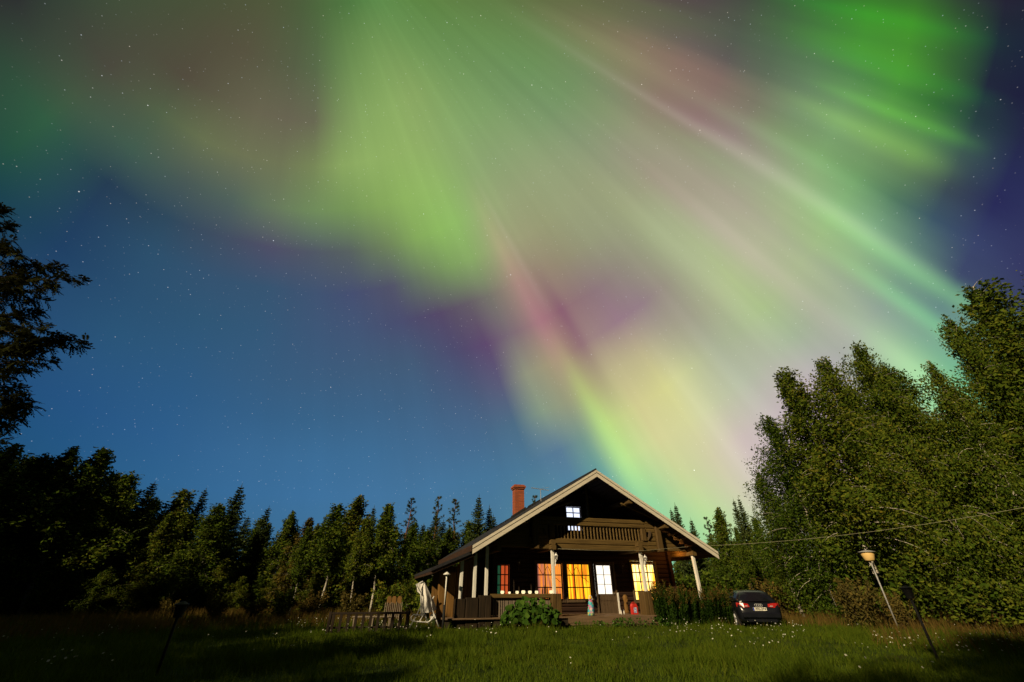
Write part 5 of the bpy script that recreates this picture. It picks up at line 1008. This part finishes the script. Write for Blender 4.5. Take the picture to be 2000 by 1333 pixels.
# ------------------------------------------------------------------ white garden chair under a hung cloth
CYY = 19.7; CR = at(825, 1215, CYY); t = thing('garden_chair', 'white tubular garden chair with a tall back hung with white cloth', 'chair', (CR.x, CYY, 0))
def cp(px, py, dy=0.0):
    q_ = at(px, py, CYY + dy); return (q_.x - CR.x, dy, max(q_.z, 0.0))
R_ = .023
for pts in ([cp(797, 1232, -.25), cp(822, 1185, -.15), cp(826, 1150, 0)], [cp(810, 1234, .25), cp(835, 1188, .2), cp(848, 1165, .1)], [cp(857, 1225, -.2), cp(846, 1195, -.1), cp(841, 1172, .05)], [cp(842, 1231, .3), cp(835, 1214, .25), cp(830, 1200, .2)]):
    b = MB(); b.tube(pts, R_, 7); b.build('leg', M['wmetal'], t, True)
b = MB()
for dy in (-.28, .24): b.tube([cp(826, 1202, dy), cp(807, 1201, dy), cp(803, 1206, dy), cp(803, 1211, dy), cp(808, 1214, dy), cp(836, 1216, dy), cp(842, 1211, dy), cp(848, 1203, dy)], R_, 7)
b.tube([cp(806, 1213, -.28), cp(806, 1213, .24)], R_, 7); b.tube([cp(838, 1215, -.28), cp(838, 1215, .24)], R_, 7)
b.build('armrest', M['wmetal'], t, True)
b = MB(); b.add([cp(806, 1213, -.27), cp(838, 1215, -.27), cp(838, 1215, .23), cp(806, 1213, .23)], [(0, 1, 2, 3)]); o = b.build('seat', M['cloth'], t); o.modifiers.new('t', 'SOLIDIFY').thickness = .03
b = MB(); b.tube([cp(823, 1200, -.2), cp(822, 1160, -.2), cp(813, 1142, -.2), cp(825, 1136, -.2), cp(828, 1140, .2), cp(824, 1160, .2), cp(826, 1200, .2)], R_, 7); b.build('back_frame', M['wmetal'], t, True)
def drape(c, n=6):                    # a hung piece of cloth between four corners, slightly rippled
    b = MB(); c = [Vector(cp(*q_)) for q_ in c]
    for i in range(n + 1):
        for j_ in range(n + 1):
            a, e = i / n, j_ / n; p_ = c[0].lerp(c[1], e).lerp(c[3].lerp(c[2], e), a); p_.y += .006 * math.sin(5 * a + 8 * e); b.v.append(tuple(p_))
    for i in range(n):
        for j_ in range(n): k_ = i*(n+1) + j_; b.f.append((k_, k_+1, k_+n+2, k_+n+1))
    o = b.build('cloth', M['cloth'], t, False); o.modifiers.new('t', 'SOLIDIFY').thickness = .012
drape([(821, 1142, .10), (829, 1138, -.12), (837, 1197, -.25), (822, 1198, .10)])
drape([(829, 1138, -.12), (841, 1163, .02), (843, 1195, .05), (837, 1197, -.25)])
drape([(841, 1163, .16), (847, 1174, .42), (853, 1190, .48), (842, 1198, .16)])
drape([(814, 1142, -.2), (822, 1138, -.18), (823, 1162, -.12), (815, 1156, -.16)])
b = MB(); b.lathe([(0, -.13), (.10, -.1), (.13, 0), (.10, .1), (0, .12)], 10, cp(846, 1205, .05)); b.build('cushion', M['white'], t, True)

# ------------------------------------------------------------------ grass, hay, wild flowers
def inside_house(x, y, pad=0.0):
    dx = x - HO.x; dy = y - HO.y; u = dx * GU.x + dy * GU.y; v = dx * DV.x + dy * DV.y
    a = (u > -7.6) & (u < 5.4) & (v > -.15 - pad) & (v < 10.3); s = (u > -2.1) & (u < 2.1) & (v > -.66) & (v < 0)
    cx = x - car.location.x; cy_ = y - car.location.y; ca = math.cos(car.rotation_euler.z); sa = math.sin(car.rotation_euler.z); lx = cx*ca + cy_*sa; ly = -cx*sa + cy_*ca
    return a | s | ((abs(lx) < .7) & (abs(ly) < 1.7))
def scatter(n, d0, d1, az=54):
    d = np.sqrt(rng.uniform(d0*d0, d1*d1, n)); a = np.radians(rng.uniform(-az, az, n)); return d*np.sin(a), d*np.cos(a)
def blades(x, y, h, w, lean):
    n = len(x); z = gz(x, y) - .01; a = rng.uniform(0, 6.283, n); bx, by = np.cos(a)*w*.5, np.sin(a)*w*.5; la = rng.uniform(0, 6.283, n); lx, ly = np.cos(la)*lean*h, np.sin(la)*lean*h
    return np.stack([np.stack([x-bx, y-by, z], 1), np.stack([x+bx, y+by, z], 1), np.stack([x+lx, y+ly, z+h], 1)], 1).reshape(-1, 3)
V_ = []
for n, d0, d1 in ((90000, 7.5, 14), (110000, 14, 24), (50000, 24, 40)):
    x, y = scatter(n, d0, d1); k = ~inside_house(x, y); x, y = x[k], y[k]
    cl = vnoise(x, y, .55, 5); big = vnoise(x, y, 2.6, 9); keep = rng.uniform(0, 1, len(x)) < .35 + .9 * cl; x, y, cl, big = x[keep], y[keep], cl[keep], big[keep]
    tuft = np.clip((vnoise(x, y, .33, 21) - .62) * 4, 0, 1); h = (.03 + .11 * cl * (.3 + big) + .05 * rng.uniform(0, 1, len(x)) + .24 * tuft * rng.uniform(.3, 1, len(x))) * np.where(big > .6, 1.25, 1.0); V_.append(blades(x, y, h, .011 + d0 * .00055, rng.uniform(.1, .9, len(x))))
o = fast_mesh('grass', np.concatenate(V_), 3, M['grass']); o['kind'] = 'stuff'
# taller dry grass along the wood's edge and the unmown strips
V_ = []
x, y = scatter(70000, 15, 38); k = ~inside_house(x, y, .4); x, y = x[k], y[k]
azd = np.degrees(np.arctan2(x, y)); d = np.hypot(x, y)
edge = np.where(azd < -8, np.clip((d - 20) / 2.5, 0, 1), np.clip((d - 22.5) / 2.5, 0, 1)) * (.3 + .9 * vnoise(x, y, 1.3, 4)); edge = np.where((azd > 36), np.maximum(edge, np.clip((d - 16.5) / 2, 0, 1) * .5), edge)
k = rng.uniform(0, 1, len(x)) < edge; x, y = x[k], y[k]; V_.append(blades(x, y, .22 + .45 * vnoise(x, y, .9, 8) * rng.uniform(.5, 1, len(x)), .022, rng.uniform(.05, .45, len(x))))
o = fast_mesh('dry_grass', np.concatenate(V_), 3, M['hay']); o['kind'] = 'stuff'
# weeds at the foot of the porch
x, y = [], []
for k in range(1500):
    u = rng.uniform(-7.6, 6.5); v = rng.uniform(-1.0, -.12)
    if -2.15 < u < 2.1:
        if rng.uniform() < .75: continue
        v = rng.uniform(-1.1, -.68); p = H(u, v); x.append(p.x); y.append(p.y)
x = np.array(x); y = np.array(y); cl = vnoise(x, y, .45, 2); k = cl > .35; x, y, cl = x[k], y[k], cl[k]; n = len(x)
P = np.repeat(np.stack([x, y, np.zeros(n)], 1), 7, 0); P[:, 2] = rng.uniform(.02, 1, len(P)) * np.repeat(.12 + .3 * cl, 7); P[:, :2] += rng.normal(size=(len(P), 2)) * .05
o = fast_mesh('weeds', leaf_quads(P, .085, rng, .1), 4, M['green_leaf']); o['kind'] = 'stuff'
# small white clover and daisy heads
fl = []
def heads(x, y, hh, s):
    for a, c, h in zip(x, y, hh):
        z = float(gz(a, c)) + h; t_ = rng.normal(size=2) * .35; nn = unit(np.array([t_[0], t_[1] - .5, 1.0])); u_ = unit(np.cross(nn, [1, 0, .2])); w_ = np.cross(nn, u_); r = s * rng.uniform(.6, 1.3)
        for j in range(2):
            ang_ = rng.uniform(0, 1.5); e1 = (u_ * math.cos(ang_) + w_ * math.sin(ang_)) * r; e2 = (w_ * math.cos(ang_) - u_ * math.sin(ang_)) * r; cc = np.array([a, c, z + .004*j]); fl.append(np.array([cc - e1 - e2*.4, cc + e1*.4 - e2, cc + e1 + e2*.4, cc - e1*.4 + e2]))
x, y = scatter(5200, 9, 25, 52); k = ~inside_house(x, y); x, y = x[k], y[k]; dn = vnoise(x, y, 1.7, 12) * vnoise(x, y, .6, 13); azd = np.degrees(np.arctan2(x, y)); d = np.hypot(x, y)
bonus = np.where((azd > 17) & (azd < 31) & (d > 17), .35, 0) + np.where((azd > 36) & (d > 15) & (d < 20), .6, 0) + np.where((azd < -2) & (azd > -26) & (d > 16), .22, 0)
k = rng.uniform(0, 1, len(x)) < np.clip((dn - .30) * 1.1, 0, 1) + bonus * (dn > .15); x, y = x[k], y[k]; heads(x, y, rng.uniform(.12, .34, len(x)), .018)
o = fast_mesh('wild_flowers', np.concatenate(fl), 4, M['petal']); o['kind'] = 'stuff'
